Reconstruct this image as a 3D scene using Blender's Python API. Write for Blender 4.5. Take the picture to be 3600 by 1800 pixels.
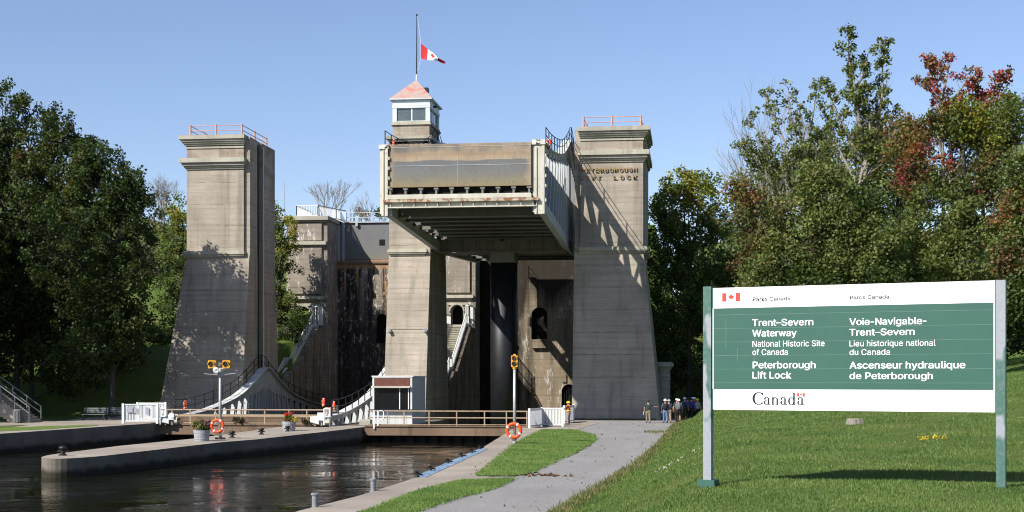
import bpy, math, random
import numpy as np
from mathutils import Vector, Matrix
sc = bpy.context.scene
for o in list(bpy.data.objects): bpy.data.objects.remove(o)
PI = math.pi
# ---------------------------------------------------------------- camera
F = 5140.0; TH = math.atan(640 / F); EYE = 3.6; YH = 1330.0     # photo is 3600 x 1800
cam_d = bpy.data.cameras.new('camera'); cam = bpy.data.objects.new('camera', cam_d)
sc.collection.objects.link(cam); sc.camera = cam
cam.location = (0, 0, EYE); cam.rotation_euler = (PI / 2, 0, TH)
cam_d.sensor_width = 36; cam_d.lens = F / 3600 * 36
cam_d.shift_y = (YH - 900) / 3600
cam_d.clip_start = 0.1; cam_d.clip_end = 8000
# ---------------------------------------------------------------- sky and sun
SUN = Vector((.70, .80, -.875)).normalized()
w = bpy.data.worlds.new('World'); sc.world = w; w.use_nodes = True
nt = w.node_tree; nt.nodes.clear()
sky = nt.nodes.new('ShaderNodeTexSky'); sky.sky_type = 'NISHITA'; sky.sun_disc = False
sky.sun_elevation = math.asin(-SUN.z); sky.sun_rotation = math.atan2(-SUN.x, -SUN.y)
sky.altitude = 200; sky.air_density = .9; sky.dust_density = 0.5; sky.ozone_density = 2.6
bg = nt.nodes.new('ShaderNodeBackground'); bg.inputs[1].default_value = .10
wo = nt.nodes.new('ShaderNodeOutputWorld')
tn = nt.nodes.new('ShaderNodeMix'); tn.data_type = 'RGBA'; tn.blend_type = 'MULTIPLY'; tn.inputs[0].default_value = 1; tn.inputs[7].default_value = (1, .925, .965, 1)
nt.links.new(sky.outputs[0], tn.inputs[6]); nt.links.new(tn.outputs[2], bg.inputs[0]); nt.links.new(bg.outputs[0], wo.inputs[0])
sd = bpy.data.lights.new('sun', 'SUN'); sd.energy = 5.0; sd.angle = math.radians(.5); sd.color = (1, .95, .87)
so = bpy.data.objects.new('sun', sd); sc.collection.objects.link(so)
so.rotation_euler = SUN.to_track_quat('-Z', 'Y').to_euler(); so.location = (-60, -60, 80)
sc.view_settings.view_transform = 'Standard'; sc.view_settings.look = 'None'
sc.view_settings.exposure = 0.72; sc.view_settings.gamma = 1.0
sc.cycles.max_bounces = 6; sc.cycles.transparent_max_bounces = 8
sc.cycles.use_denoising = True; sc.cycles.filter_width = 1.1
# ---------------------------------------------------------------- pixel -> place
def Xp(px, Y): return Y * math.tan(math.atan((px - 1800) / F) - TH)
def dep(px, Y):
    u = (px - 1800) / F
    return Y / (u * math.sin(TH) + math.cos(TH))
def Zp(px, py, Y): return EYE + (YH - py) / F * dep(px, Y)
def P(px, py, Y): return Vector((Xp(px, Y), Y, Zp(px, py, Y)))
TILT = .005
def base(Y): return TILT * (Y - 60)
def G(px, py, up=0.0):
    u = (px - 1800) / F; k = u * math.sin(TH) + math.cos(TH)
    t = (EYE + 60 * TILT - up) / ((py - YH) / F + TILT * k)
    return Vector((t * (u * math.cos(TH) - math.sin(TH)), t * k, TILT * (t * k - 60) + up))
def interp(x, pts): return float(np.interp(x, [p[0] for p in pts], [p[1] for p in pts]))
def sm(a, b, x):
    t = min(1, max(0, (x - a) / (b - a))); return t * t * (3 - 2 * t)
# ---------------------------------------------------------------- object helpers
col = sc.collection
def tag(o, label=None, cat=None, group=None, kind=None):
    if label: o['label'] = label
    if cat: o['category'] = cat
    if group: o['group'] = group
    if kind: o['kind'] = kind
    return o
def thing(name, loc, label, cat, group=None):
    o = bpy.data.objects.new(name, None); col.objects.link(o); o.location = Vector(loc)
    o.empty_display_size = .2
    return tag(o, label, cat, group)
def wloc(o):
    p = Vector((0, 0, 0))
    while o is not None: p += Vector(o.location); o = o.parent
    return p
def copy_tree(o, parent=None):
    c = o.copy(); col.objects.link(c)
    if parent is not None: c.parent = parent
    for ch in list(o.children): copy_tree(ch, c)
    return c
def put(name, verts, faces, mat, parent=None, origin=None, smooth=False):
    og = wloc(parent) if parent is not None else (Vector(origin) if origin is not None else Vector((0, 0, 0)))
    me = bpy.data.meshes.new(name)
    me.from_pydata([tuple(Vector(v) - og) for v in verts], [], faces); me.update()
    me.materials.append(mat)
    if smooth: me.polygons.foreach_set('use_smooth', [True] * len(me.polygons))
    o = bpy.data.objects.new(name, me); col.objects.link(o)
    if parent is not None: o.parent = parent
    else: o.location = og
    return o
class MB:
    def __init__(s): s.v = []; s.f = []
    def add(s, vs, fs):
        b = len(s.v); s.v += [Vector(v) for v in vs]; s.f += [[i + b for i in f] for f in fs]; return s
    def hexa(s, p):
        return s.add(p, [[3, 2, 1, 0], [4, 5, 6, 7], [0, 1, 5, 4], [1, 2, 6, 5], [2, 3, 7, 6], [3, 0, 4, 7]])
    def box(s, x0, x1, y0, y1, z0, z1):
        if x0 > x1: x0, x1 = x1, x0
        if y0 > y1: y0, y1 = y1, y0
        return s.hexa([(x0, y0, z0), (x1, y0, z0), (x1, y1, z0), (x0, y1, z0), (x0, y0, z1), (x1, y0, z1), (x1, y1, z1), (x0, y1, z1)])
    def bar(s, a, b, wd, ht=None, up=(0, 0, 1)):
        a = Vector(a); b = Vector(b); d = (b - a).normalized(); ht = ht or wd; up = Vector(up)
        if abs(d.dot(up)) > .98: up = Vector((0, 1, 0))
        x = d.cross(up).normalized() * wd / 2; z = x.cross(d).normalized() * ht / 2
        return s.hexa([a - x - z, a + x - z, b + x - z, b - x - z, a - x + z, a + x + z, b + x + z, b - x + z])
    def tube(s, pts, r, n=8, r2=None, cap=True):
        pts = [Vector(p) for p in pts]; r2 = r if r2 is None else r2; m = len(pts); vs = []; ref = None
        for i, p in enumerate(pts):
            d = (pts[min(i + 1, m - 1)] - pts[max(i - 1, 0)]).normalized()
            if ref is None: ref = d.orthogonal().normalized()
            ref = (ref - d * ref.dot(d)).normalized(); q = d.cross(ref)
            rr = r + (r2 - r) * i / max(1, m - 1)
            for k in range(n):
                a = 2 * PI * k / n; vs.append(p + (ref * math.cos(a) + q * math.sin(a)) * rr)
        fs = [[i * n + k, i * n + (k + 1) % n, (i + 1) * n + (k + 1) % n, (i + 1) * n + k] for i in range(m - 1) for k in range(n)]
        if cap: fs += [list(range(n))[::-1], [(m - 1) * n + k for k in range(n)]]
        return s.add(vs, fs)
    def lathe(s, prof, c, n=16, axis=(0, 0, 1), sx=1, sy=1):
        c = Vector(c); R = Vector(axis).to_track_quat('Z', 'Y').to_matrix(); vs = []; m = len(prof)
        for r, z in prof:
            for k in range(n):
                a = 2 * PI * k / n; vs.append(c + R @ Vector((r * math.cos(a) * sx, r * math.sin(a) * sy, z)))
        fs = [[i * n + k, i * n + (k + 1) % n, (i + 1) * n + (k + 1) % n, (i + 1) * n + k] for i in range(m - 1) for k in range(n)]
        fs += [list(range(n))[::-1], [(m - 1) * n + k for k in range(n)]]
        return s.add(vs, fs)
    def torus(s, c, axis, R, r, n=32, k=10, a0=0, a1=2 * PI):
        c = Vector(c); Q = Vector(axis).to_track_quat('Z', 'Y').to_matrix(); full = abs(a1 - a0 - 2 * PI) < 1e-4
        m = n if full else n + 1; vs = []
        for i in range(m):
            a = a0 + (a1 - a0) * i / n
            for j in range(k):
                b = 2 * PI * j / k; rr = R + r * math.cos(b)
                vs.append(c + Q @ Vector((rr * math.cos(a), rr * math.sin(a), r * math.sin(b))))
        fs = [[(i % m) * k + j, ((i + 1) % m) * k + j, ((i + 1) % m) * k + (j + 1) % k, (i % m) * k + (j + 1) % k] for i in range(n) for j in range(k)]
        return s.add(vs, fs)
    def prism(s, poly, fa, fb):          # poly: 2d points; fa / fb map a 2d point to the two end faces
        n = len(poly); vs = [fa(p) for p in poly] + [fb(p) for p in poly]
        return s.add(vs, [list(range(n))[::-1], [n + i for i in range(n)]] + [[i, (i + 1) % n, n + (i + 1) % n, n + i] for i in range(n)])
    def prismx(s, poly, x0, x1): return s.prism(poly, lambda p: (x0, p[0], p[1]), lambda p: (x1, p[0], p[1]))
    def prismy(s, poly, y0, y1): return s.prism(poly, lambda p: (p[0], y0, p[1]), lambda p: (p[0], y1, p[1]))
    def slab(s, poly, top, thick):       # ground polygon, top(x,y) -> z
        return s.prism(poly, lambda p: (p[0], p[1], top(p[0], p[1]) - thick), lambda p: (p[0], p[1], top(p[0], p[1])))
    def build(s, name, mat, parent=None, origin=None, smooth=False):
        if parent is None and origin is None:
            a = np.array([tuple(v) for v in s.v]); origin = ((a[:, 0].min() + a[:, 0].max()) / 2, (a[:, 1].min() + a[:, 1].max()) / 2, a[:, 2].min())
        return put(name, s.v, s.f, mat, parent, origin, smooth)
# ---------------------------------------------------------------- materials
def lin(r, g, b):
    f = lambda c: (c / 255 / 12.92) if c / 255 <= .04045 else ((c / 255 + .055) / 1.055) ** 2.4
    return (f(r), f(g), f(b))
class NT:
    def __init__(s, name):
        s.m = bpy.data.materials.new(name); s.m.use_nodes = True; s.t = s.m.node_tree; s.t.nodes.clear()
        s.out = s.n('ShaderNodeOutputMaterial'); s.b = s.n('ShaderNodeBsdfPrincipled'); s.l(s.b.outputs[0], s.out.inputs[0])
        s.pos = s.n('ShaderNodeNewGeometry').outputs['Position']
    def n(s, t, **kw):
        x = s.t.nodes.new(t)
        for k, v in kw.items(): setattr(x, k, v)
        return x
    def l(s, a, b): s.t.links.new(a, b)
    def objpos(s): s.pos = s.n('ShaderNodeTexCoord').outputs['Object']; return s
    def noise(s, scale, stretch=(1, 1, 1), detail=4, rough=.55, off=(0, 0, 0)):
        mp = s.n('ShaderNodeMapping'); mp.inputs['Scale'].default_value = stretch; mp.inputs['Location'].default_value = off
        s.l(s.pos, mp.inputs[0]); t = s.n('ShaderNodeTexNoise')
        t.inputs['Scale'].default_value = scale; t.inputs['Detail'].default_value = detail; t.inputs['Roughness'].default_value = rough
        s.l(mp.outputs[0], t.inputs['Vector']); return t.outputs[0]
    def ramp(s, x, a, b, lo=0., hi=1.):
        r = s.n('ShaderNodeMapRange'); r.inputs[1].default_value = a; r.inputs[2].default_value = b
        r.inputs[3].default_value = lo; r.inputs[4].default_value = hi; s.l(x, r.inputs[0]); return r.outputs[0]
    def math(s, op, a, b=0.):
        m = s.n('ShaderNodeMath', operation=op)
        for i, v in enumerate((a, b)):
            if isinstance(v, (int, float)): m.inputs[i].default_value = v
            else: s.l(v, m.inputs[i])
        return m.outputs[0]
    def mix(s, f, a, b, mode='MIX'):
        m = s.n('ShaderNodeMix', data_type='RGBA', blend_type=mode); 
        for i, v in ((0, f), (6, a), (7, b)):
            if isinstance(v, (int, float)): m.inputs[i].default_value = v
            elif isinstance(v, tuple): m.inputs[i].default_value = (*v[:3], 1)
            else: s.l(v, m.inputs[i])
        return m.outputs[2]
    def z(s):
        x = s.n('ShaderNodeSeparateXYZ'); s.l(s.pos, x.inputs[0]); return x.outputs
    def bump(s, h, strength=.3, dist=.02):
        b = s.n('ShaderNodeBump'); b.inputs['Strength'].default_value = strength; b.inputs['Distance'].default_value = dist
        s.l(h, b.inputs['Height']); s.l(b.outputs[0], s.b.inputs['Normal'])
    def fin(s, c, rough=.85, metal=0, spec=.3):
        if isinstance(c, tuple): s.b.inputs['Base Color'].default_value = (*c[:3], 1)
        else: s.l(c, s.b.inputs['Base Color'])
        s.b.inputs['Roughness'].default_value = rough; s.b.inputs['Metallic'].default_value = metal
        s.b.inputs['Specular IOR Level'].default_value = spec
        return s.m
def plain(name, c, rough=.7, metal=0, var=.25, scale=6, c2=None, amt=(.55, .75), bump=0, spec=.3):
    n = NT(name).objpos(); a = n.noise(scale); k = 1 - var
    cc = n.mix(n.ramp(a, .3, .7), tuple(x * k for x in c), tuple(min(.95, x * (1 + var * .6)) for x in c))
    if c2: cc = n.mix(n.ramp(n.noise(scale * .6, off=(7, 3, 1), detail=6, rough=.65), *amt), cc, c2)
    if bump: n.bump(a, bump)
    return n.fin(cc, rough, metal, spec)
def concrete(name, c, lines=True, stain=.5, streak=(.02, .018, .016), samt=(.56, .8), white=0., dark_zone=False, tide=False):
    n = NT(name); x, y, z = n.z()
    big = n.noise(.35, detail=5); fine = n.noise(9, detail=6, rough=.7)
    cc = n.mix(n.ramp(big, .3, .7), tuple(v * .68 for v in c), tuple(v * 1.12 for v in c))
    hb = n.noise(1.0, (.12, .12, 3.2), detail=5, rough=.6)
    cc = n.mix(n.ramp(hb, .42, .72, 0, .55), cc, tuple(v * .55 for v in c))
    cc = n.mix(n.ramp(fine, .35, .75, 0, .45), cc, tuple(v * .6 for v in c))
    if lines:
        wob = n.math('MULTIPLY', n.math('SUBTRACT', n.noise(.5), .5), .12)
        zz = n.math('ADD', z, wob)
        for per, wd, am in ((.46, .06, .32), (1.83, .05, .8)):
            fr = n.math('FRACT', n.math('DIVIDE', zz, per))
            ln = n.math('LESS_THAN', fr, wd / per)
            br = n.ramp(n.noise(1.2, (1, 1, .6), off=(per, 2, 0)), .38, .62)
            cc = n.mix(n.math('MULTIPLY', n.math('MULTIPLY', ln, br), am), cc, tuple(v * .3 for v in c))
    if lines:
        bd = n.math('MULTIPLY', n.ramp(z, 20.2, 21.0), n.ramp(n.noise(.9, (.5, .5, 1.4), detail=5, off=(6, 2, 9)), .45, .62, 0, .55))
        cc = n.mix(bd, cc, tuple(v * f_ for v, f_ in zip(c, (.50, .42, .36))))
    st = n.noise(1.0, (1.1, 1.1, .07), detail=6, rough=.65)
    cc = n.mix(n.ramp(st, samt[0], samt[1], 0, stain), cc, streak)
    if white:
        wn = n.noise(1.0, (2.2, 2.2, .5), detail=7, rough=.75, off=(3, 9, 2))
        cc = n.mix(n.ramp(wn, .56, .63, 0, white), cc, (.62, .6, .56))
    if dark_zone:      # blend to near-black over the upper wall and the strip left of the ram
        dk_ = n.math('ADD', n.ramp(z, 9.5, 14.5), n.ramp(x, -18.2, -17.0, 1, 0)); dk_ = n.math('ADD', dk_, n.math('MULTIPLY', n.math('SUBTRACT', n.noise(1., (.9, .9, .14), detail=6, rough=.65), .5), 1.6))
        cc = n.mix(n.ramp(dk_, .25, .75, 0, .93), cc, (.018, .015, .012))
    if tide:      # wet algae band just above the water
        td = n.math('ADD', z, n.math('MULTIPLY', n.math('SUBTRACT', n.noise(1.1, (1, 1, .3), detail=5), .5), .5))
        cc = n.mix(n.ramp(td, -.62, -.36, .92, 0), cc, (.022, .020, .012))
    n.bump(fine, .5, .02)
    return n.fin(cc, .92, 0, .15)
CON = concrete('weathered_concrete', (.388, .342, .282), stain=.5, samt=(.5, .76))
CAP = concrete('pale_capstone', (.42, .40, .33), lines=False, stain=.45, samt=(.5, .75))
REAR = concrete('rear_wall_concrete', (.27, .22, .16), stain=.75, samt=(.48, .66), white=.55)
RWALL = concrete('dark_zoned_rear_wall', (.29, .235, .165), stain=.7, samt=(.48, .68), white=.55, dark_zone=True)
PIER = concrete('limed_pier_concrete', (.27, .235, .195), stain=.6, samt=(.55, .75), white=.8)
QUAY = concrete('quay_concrete', (.33, .29, .245), lines=False, stain=.2)
QWALL = concrete('wet_quay_wall', (.19, .168, .14), lines=False, stain=.45, samt=(.5, .8), tide=True)
def black_wall():
    n = NT('black_stained_masonry'); x, y, z = n.z()
    br = n.n('ShaderNodeTexBrick'); br.inputs['Scale'].default_value = 1.0
    br.inputs['Color1'].default_value = (1, 1, 1, 1); br.inputs['Color2'].default_value = (.85, .85, .85, 1); br.inputs['Mortar'].default_value = (.72, .72, .72, 1)
    br.inputs['Brick Width'].default_value = 1.1; br.inputs['Row Height'].default_value = .55; br.inputs['Mortar Size'].default_value = .03
    cb = n.n('ShaderNodeCombineXYZ'); n.l(x, cb.inputs[0]); n.l(z, cb.inputs[1]); n.l(cb.outputs[0], br.inputs['Vector'])
    cc = n.mix(n.ramp(n.noise(.8), .3, .7), (.009, .0085, .008), (.035, .030, .025))
    st = n.noise(1., (1.3, 1.3, .09), detail=6, rough=.7)
    hi = n.math('MULTIPLY', n.ramp(z, 8.5, 15, .06, 1), n.ramp(st, .45, .58))
    cc = n.mix(hi, cc, (.30, .25, .19))
    ru = n.noise(1., (1.6, 1.6, .1), detail=5, off=(5, 1, 3))
    cc = n.mix(n.math('MULTIPLY', n.ramp(z, 9.5, 13, 0, .9), n.ramp(ru, .55, .64)), cc, (.38, .20, .06))
    wn = n.noise(1., (3, 3, 1.1), detail=7, rough=.75, off=(2, 2, 8))
    cc = n.mix(n.math('MULTIPLY', n.ramp(z, 4, 12, .3, 1), n.ramp(wn, .55, .62, 0, .9)), cc, (.55, .52, .47))
    cc = n.mix(n.ramp(z, 14.9, 15.2, 0, .8), cc, (.34, .2, .1))
    cc = n.mix(1., cc, br.outputs[0], 'MULTIPLY')
    n.bump(br.outputs[1], .35, -.03)
    return n.fin(cc, .8, 0, .3)
BLACKW = black_wall()
def gate_mat(name, z0, z1, xe=None):
    n = NT(name); x, y, z = n.z()
    h = n.math('DIVIDE', n.math('SUBTRACT', z, z0), z1 - z0)
    h = n.math('ADD', h, n.math('MULTIPLY', n.math('SUBTRACT', n.noise(.45, (1, 1, .5), detail=5), .5), .13))
    cr = n.n('ShaderNodeValToRGB'); el = cr.color_ramp.elements
    stops = [(0, (.215, .165, .095)), (.08, (.20, .172, .112)), (.24, (.155, .15, .125)), (.36, (.14, .143, .145)), (.595, (.125, .13, .138)), (.61, (.31, .25, .18)), (.68, (.31, .24, .165)), (.74, (.27, .19, .12)), (.79, (.21, .165, .12)), (.83, (.135, .125, .115)), (.93, (.12, .113, .108)), (1, (.21, .16, .11))]
    el[0].position, el[0].color = stops[0][0], (*stops[0][1], 1); el[1].position, el[1].color = 1, (*stops[-1][1], 1)
    for p, c in stops[1:-1]:
        e = el.new(p); e.color = (*c, 1)
    n.l(h, cr.inputs[0]); cc = cr.outputs[0]
    if xe:
        ed = n.math('MINIMUM', n.math('SUBTRACT', x, xe[0]), n.math('SUBTRACT', xe[1], x)); ed = n.math('ADD', ed, n.math('MULTIPLY', n.math('SUBTRACT', n.noise(1.4, detail=5), .5), .9))
        cc = n.mix(n.ramp(ed, .05, .45, .85, 0), cc, (.31, .235, .155))
        cc = n.mix(n.math('MULTIPLY', n.ramp(z, 19.2, 19.5), n.ramp(n.noise(.5, (1, 1, .8), detail=5, off=(3, 3, 3)), .42, .58, 0, .85)), cc, (.30, .235, .165))
    st = n.noise(1., (2.2, 2.2, .12), detail=6, rough=.65)
    cc = n.mix(n.ramp(st, .52, .78, 0, .4), cc, (.20, .145, .09))
    cc = n.mix(n.ramp(n.noise(14, (1, 1, .3), detail=4), .5, .8, 0, .4), cc, (.05, .045, .04))
    n.bump(n.noise(6, detail=3), .15)
    cc = n.mix(n.ramp(n.noise(.7, (1, 1, .8), detail=6, off=(2, 8, 5)), .5, .75, 0, .3), cc, (.10, .09, .078))
    return n.fin(cc, .75, 0, .25)
GATE = gate_mat('water_stained_gate_steel', 17.05, 20.12, (-21.38, -11.28))
UGATE = gate_mat('upper_gate_steel', 12.6, 26.0)
def gatepaint(name, c, rust=(.14, .07, .03), amt=(.6, .72)):
    n = NT(name); a = n.noise(2.2, detail=6, rough=.7)
    cc = n.mix(n.ramp(n.noise(.7), .3, .7), tuple(v * .8 for v in c), c)
    cc = n.mix(n.ramp(n.noise(1., (2, 2, .25), detail=5), .5, .75, 0, .5), cc, tuple(v * .55 for v in c))
    cc = n.mix(n.ramp(a, *amt), cc, rust)
    n.bump(a, .2); return n.fin(cc, .6, 0, .4)
CREAM = gatepaint('flaking_cream_paint', (.50, .48, .40))
STEELG = gatepaint('grey_truss_paint', (.36, .38, .385), amt=(.66, .8))
WHITEP = gatepaint('white_steel_paint', (.56, .58, .57), rust=(.2, .17, .13), amt=(.68, .8))
BELLY = gatepaint('dull_underside_paint', (.16, .16, .14), amt=(.55, .75))
RUST = gatepaint('rusty_brown_steel', (.17, .115, .075), rust=(.07, .04, .025), amt=(.5, .7))
RAILB = gatepaint('brown_rail_paint', (.33, .25, .17), rust=(.16, .08, .04), amt=(.52, .7))
BEAM = concrete('brown_bridge_beam', (.20, .14, .095), lines=False, stain=.5, samt=(.5, .7))
PILE = plain('tarred_sheet_pile', (.012, .011, .010), .7, 0, .4)
BLACK = plain('black_iron', (.012, .012, .013), .55, 0, .3)
RED = plain('red_paint', (.52, .035, .018), .5, 0, .2)
ORANGE = plain('orange_buoy', (.72, .075, .018), .45, 0, .12)
WHITE = plain('white_paint', (.74, .75, .75), .55, 0, .1)
PICKET = plain('picket_white', (.60, .62, .63), .6, 0, .14)
PINK = plain('faded_pink_rail', (.46, .27, .23), .7, 0, .2, c2=(.45, .35, .3))
DULLRAIL = plain('dull_grey_paint', (.13, .145, .145), .7, 0, .2)
GALV = plain('galvanised_steel', (.42, .43, .43), .45, .5, .15)
AMBER = plain('amber_signal_paint', (.60, .30, .03), .5, 0, .15)
LENS = plain('dark_lens', (.015, .012, .012), .15, 0, .2, spec=.6)
REDLENS = plain('red_lens', (.12, .012, .008), .15, 0, .2, spec=.6)
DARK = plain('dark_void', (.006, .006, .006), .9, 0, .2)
RAM = plain('oiled_ram_steel', (.016, .017, .02), .5, .4, .3, scale=2, spec=.5)
CABIN = plain('pale_blue_white_paint', (.60, .68, .74), .6, 0, .1, scale=3, bump=.3)
def roof_mat():
    n = NT('faded_red_roof'); a = n.noise(1.6, detail=7, rough=.7)
    cc = n.mix(n.ramp(a, .50, .62), (.32, .25, .22), (.42, .14, .125))
    cc = n.mix(n.ramp(n.noise(3.2, detail=6, off=(4, 1, 2)), .5, .7, 0, .7), cc, (.36, .29, .25))
    n.bump(n.noise(8), .4); return n.fin(cc, .85)
ROOF = roof_mat()
def glass_mat():
    n = NT('window_glass'); n.b.inputs['Base Color'].default_value = (.30, .36, .38, 1); n.b.inputs['Roughness'].default_value = .03
    n.b.inputs['Transmission Weight'].default_value = .75; n.b.inputs['IOR'].default_value = 1.45
    return n.m
GLASS = glass_mat()
DGLASS = plain('dark_booth_glass', (.006, .007, .008), .2, 0, .2, spec=.15)
def water_mat():
    n = NT('canal_water')
    a = n.noise(1.5, (1.0, .35, 1), detail=3, rough=.5); b = n.noise(5, (1, .5, 1), detail=3); c = n.noise(.25, detail=2)
    patch = n.ramp(c, .42, .62, .15, 1)
    h = n.math('MULTIPLY', n.math('ADD', n.math('MULTIPLY', a, .55), n.math('MULTIPLY', b, .45)), patch)
    n.bump(h, 1.0, .055)
    n.b.inputs['IOR'].default_value = 1.33
    return n.fin((.010, .010, .006), .04, 0, .5)
WATER = water_mat()
def gravel_mat():
    n = NT('grey_gravel'); f = n.noise(14, detail=6, rough=.85); g = n.noise(.5, (1, .35, 1), detail=5)
    cc = n.mix(n.ramp(g, .3, .7), (.255, .25, .245), (.34, .337, .33))
    cc = n.mix(n.ramp(f, .38, .62), (.15, .145, .14), cc)
    cc = n.mix(n.ramp(n.noise(3.2, (1, .5, 1), detail=6), .62, .72, 0, .5), cc, (.14, .125, .11))
    n.bump(f, .6, .03); return n.fin(cc, .95, 0, .1)
GRAVEL = gravel_mat()
def grass_mat(name, c1, c2, c3):
    n = NT(name); f = n.noise(7, detail=6, rough=.75); g = n.noise(.45, detail=5)
    cc = n.mix(n.ramp(f, .3, .7), c1, c2); cc = n.mix(n.ramp(g, .45, .68, 0, .75), cc, c3)
    n.bump(f, .8, .08); return n.fin(cc, .9, 0, .1)
TURF = grass_mat('hill_turf', (.042, .070, .014), (.09, .135, .026), (.11, .115, .038))
STRIPT = grass_mat('strip_turf', (.08, .13, .028), (.13, .20, .046), (.13, .15, .052))
def tint_mat(name, trans=.35, rough=.6):
    n = NT(name); at = n.n('ShaderNodeAttribute', attribute_name='tint')
    n.l(at.outputs[0], n.b.inputs['Base Color']); n.b.inputs['Roughness'].default_value = rough; n.b.inputs['Specular IOR Level'].default_value = .35
    tr = n.n('ShaderNodeBsdfTranslucent'); n.l(n.mix(1., at.outputs[0], (1.5, 1.45, .8), 'MULTIPLY'), tr.inputs[0])
    mx = n.n('ShaderNodeMixShader'); mx.inputs[0].default_value = trans
    n.l(n.b.outputs[0], mx.inputs[1]); n.l(tr.outputs[0], mx.inputs[2]); n.l(mx.outputs[0], n.out.inputs[0]); return n.m
LEAF = tint_mat('leaves', .38)
BLADE = tint_mat('grass_blades', .30)
BARK = plain('bark', (.06, .05, .042), .9, 0, .4, scale=5, bump=.5)
TROUGHM = gatepaint('dark_trough_steel', (.020, .021, .022), amt=(.5, .7), rust=(.03, .02, .015))
PALEBARK = plain('pale_bark', (.22, .20, .175), .9, 0, .35, scale=5)
# ---------------------------------------------------------------- terrain, water, paths
EDGE = [G(*p) for p in ((1980, 1800), (2240, 1640), (2340, 1550), (2385, 1490))]
XE = [(0, -5.6)] + [(p.y, p.x) for p in EDGE] + [(125, -.9), (400, -.9)]
QR = [(20, -10.7)] + [(G(*p).y, G(*p).x) for p in ((1048, 1800), (1258, 1747), (1462, 1683), (1690, 1580), (1770, 1530))] + [(99, G(1850, 1492).x), (101.5, -12.4)]
LUP = .25
a, b = G(0, 1525, LUP), G(560, 1490, LUP)
QL = [(20, a.x + (20 - a.y) * (b.x - a.x) / (b.y - a.y)), (a.y, a.x), (b.y, b.x)]
def hill(x, y):
    s = x - interp(y, XE)
    if s <= 0: return 0.
    wd = 5.0 - 1.2 * sm(45, 80, y)
    fade = 1 - sm(108, 114, y) * (1 - sm(5, 12, x))
    return fade * (2.2 * sm(0, wd, s) + .13 * max(0, s - 5) * sm(26, 60, y) + .02 * max(0, s - 5))
def ground(x, y):
    b0 = base(min(y, 140))
    z = b0 + hill(x, y) + .22 * sm(0, 2.5, -38.6 - x)
    if y > 118 and x < -37.3: z += min(19.5, (y - 118) * .36 + .25 * sm(118, 124, y))
    if y > 128 and x > -3.2: z = max(z, b0 + min(19.5, (y - 128) * .40) * sm(-3.2, 1, x))
    if y >= 151 and -37.3 <= x <= -3.2: z = 19.4
    if x < -62: z += .34 * min(40, -62 - x) * sm(85, 105, y)
    return z
def cut(x, y):
    if y < 105 and interp(y, QL) - 1.2 < x < interp(y, QR) + 1.2: return True
    return -37.8 < x < -9.6 and 100 < y < 150.5
xs = np.concatenate([[-3000, -1200, -500, -250, -170], np.arange(-130, 90.1, 1.0), [130, 220, 500, 1200, 3000]])
ys = np.concatenate([[-2500, -900, -300, -100, -40], np.arange(-12, 210.1, 1.0), [240, 300, 450, 800, 1600, 4000]])
tv, tf = [], []
rng = np.random.RandomState(4)
for y in ys:
    for x in xs:
        z = -3.2 if cut(x, y) else ground(x, y)
        if x < -20 and not cut(x, y) and z > base(y) + 1: z += rng.uniform(-.05, .05)
        tv.append((x, y, z))
nx = len(xs)
for j in range(len(ys) - 1):
    for i in range(nx - 1): tf.append([j * nx + i, j * nx + i + 1, (j + 1) * nx + i + 1, (j + 1) * nx + i])
tag(put('ground', tv, tf, TURF, smooth=True), kind='structure')
WZ = -.85
tag(put('water', [(-120, -20, WZ), (-9, -20, WZ), (-9, 103.2, WZ), (-120, 103.2, WZ)], [[0, 1, 2, 3]], WATER), kind='structure')
def ragged(poly, amp, seg, seed=1, closed=True):
    r = random.Random(seed); out = []
    n = len(poly)
    for i in range(n):
        p = Vector(poly[i][:2]); q = Vector(poly[(i + 1) % n][:2]); k = max(1, int((q - p).length / seg))
        nr = (q - p).normalized(); nr = Vector((-nr.y, nr.x))
        for j in range(k):
            v = p + (q - p) * j / k
            out.append(tuple(v + nr * (r.uniform(-amp, amp) if j else 0)))
    return out
def sheet(name, poly, up, mat, kind='structure'):
    return tag(put(name, [(x, y, base(y) + up) for x, y in poly], [list(range(len(poly)))], mat, None, None), kind=kind)
# gravel path: from the near bottom of the picture to the foot of the right tower
gp = [(QR[0][1] + 1.5, 20), (XE[0][1] + .3, 20)] + [(p.x, p.y) for p in EDGE] + [(-1.0, 119), (-9.6, 119), (-9.6, 108), (-10.5, 100)] + [(x + 1.2, y) for y, x in reversed(QR[1:-1])]
sheet('gravel_path', ragged(gp, .16, .6, 3), .012, GRAVEL)
# concrete apron along the quay, right bank (a slab with a wall down into the water)
ap_right = [G(*p) for p in ((1310, 1800), (1400, 1761), (1623, 1694), (1805, 1686), (1690, 1675), (1805, 1572), (1905, 1514), (2020, 1513), (2105, 1489))]
def pw(px, py, up=0.): g = G(px, py, up); return (g.x, g.y)
s1 = [pw(*p) for p in ((1675, 1677), (1740, 1622), (1805, 1568), (1860, 1536), (1908, 1512), (2019, 1513), (2085, 1531), (2094, 1549), (2019, 1596), (1866, 1666), (1805, 1677))]
s2 = [pw(*p) for p in ((1310, 1800), (1400, 1761), (1500, 1724), (1623, 1694), (1805, 1687), (1726, 1722), (1586, 1759), (1465, 1800))]
s2 = [(s2[0][0] - 1.2, 30)] + s2 + [(s2[-1][0], 30)]
ap = [(QR[0][1], 20)] + [(x, y) for y, x in QR[1:]] + [(-9.75, 101.5), (-9.75, 114.5), (-8.0, 114.5)] + [(p.x, p.y) for p in reversed(ap_right)] + [(-7.6, 20)]
tag(MB().slab(ap, lambda x, y: base(y) + .03, 3.2).build('quay_pavement', QUAY), kind='structure')
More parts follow.
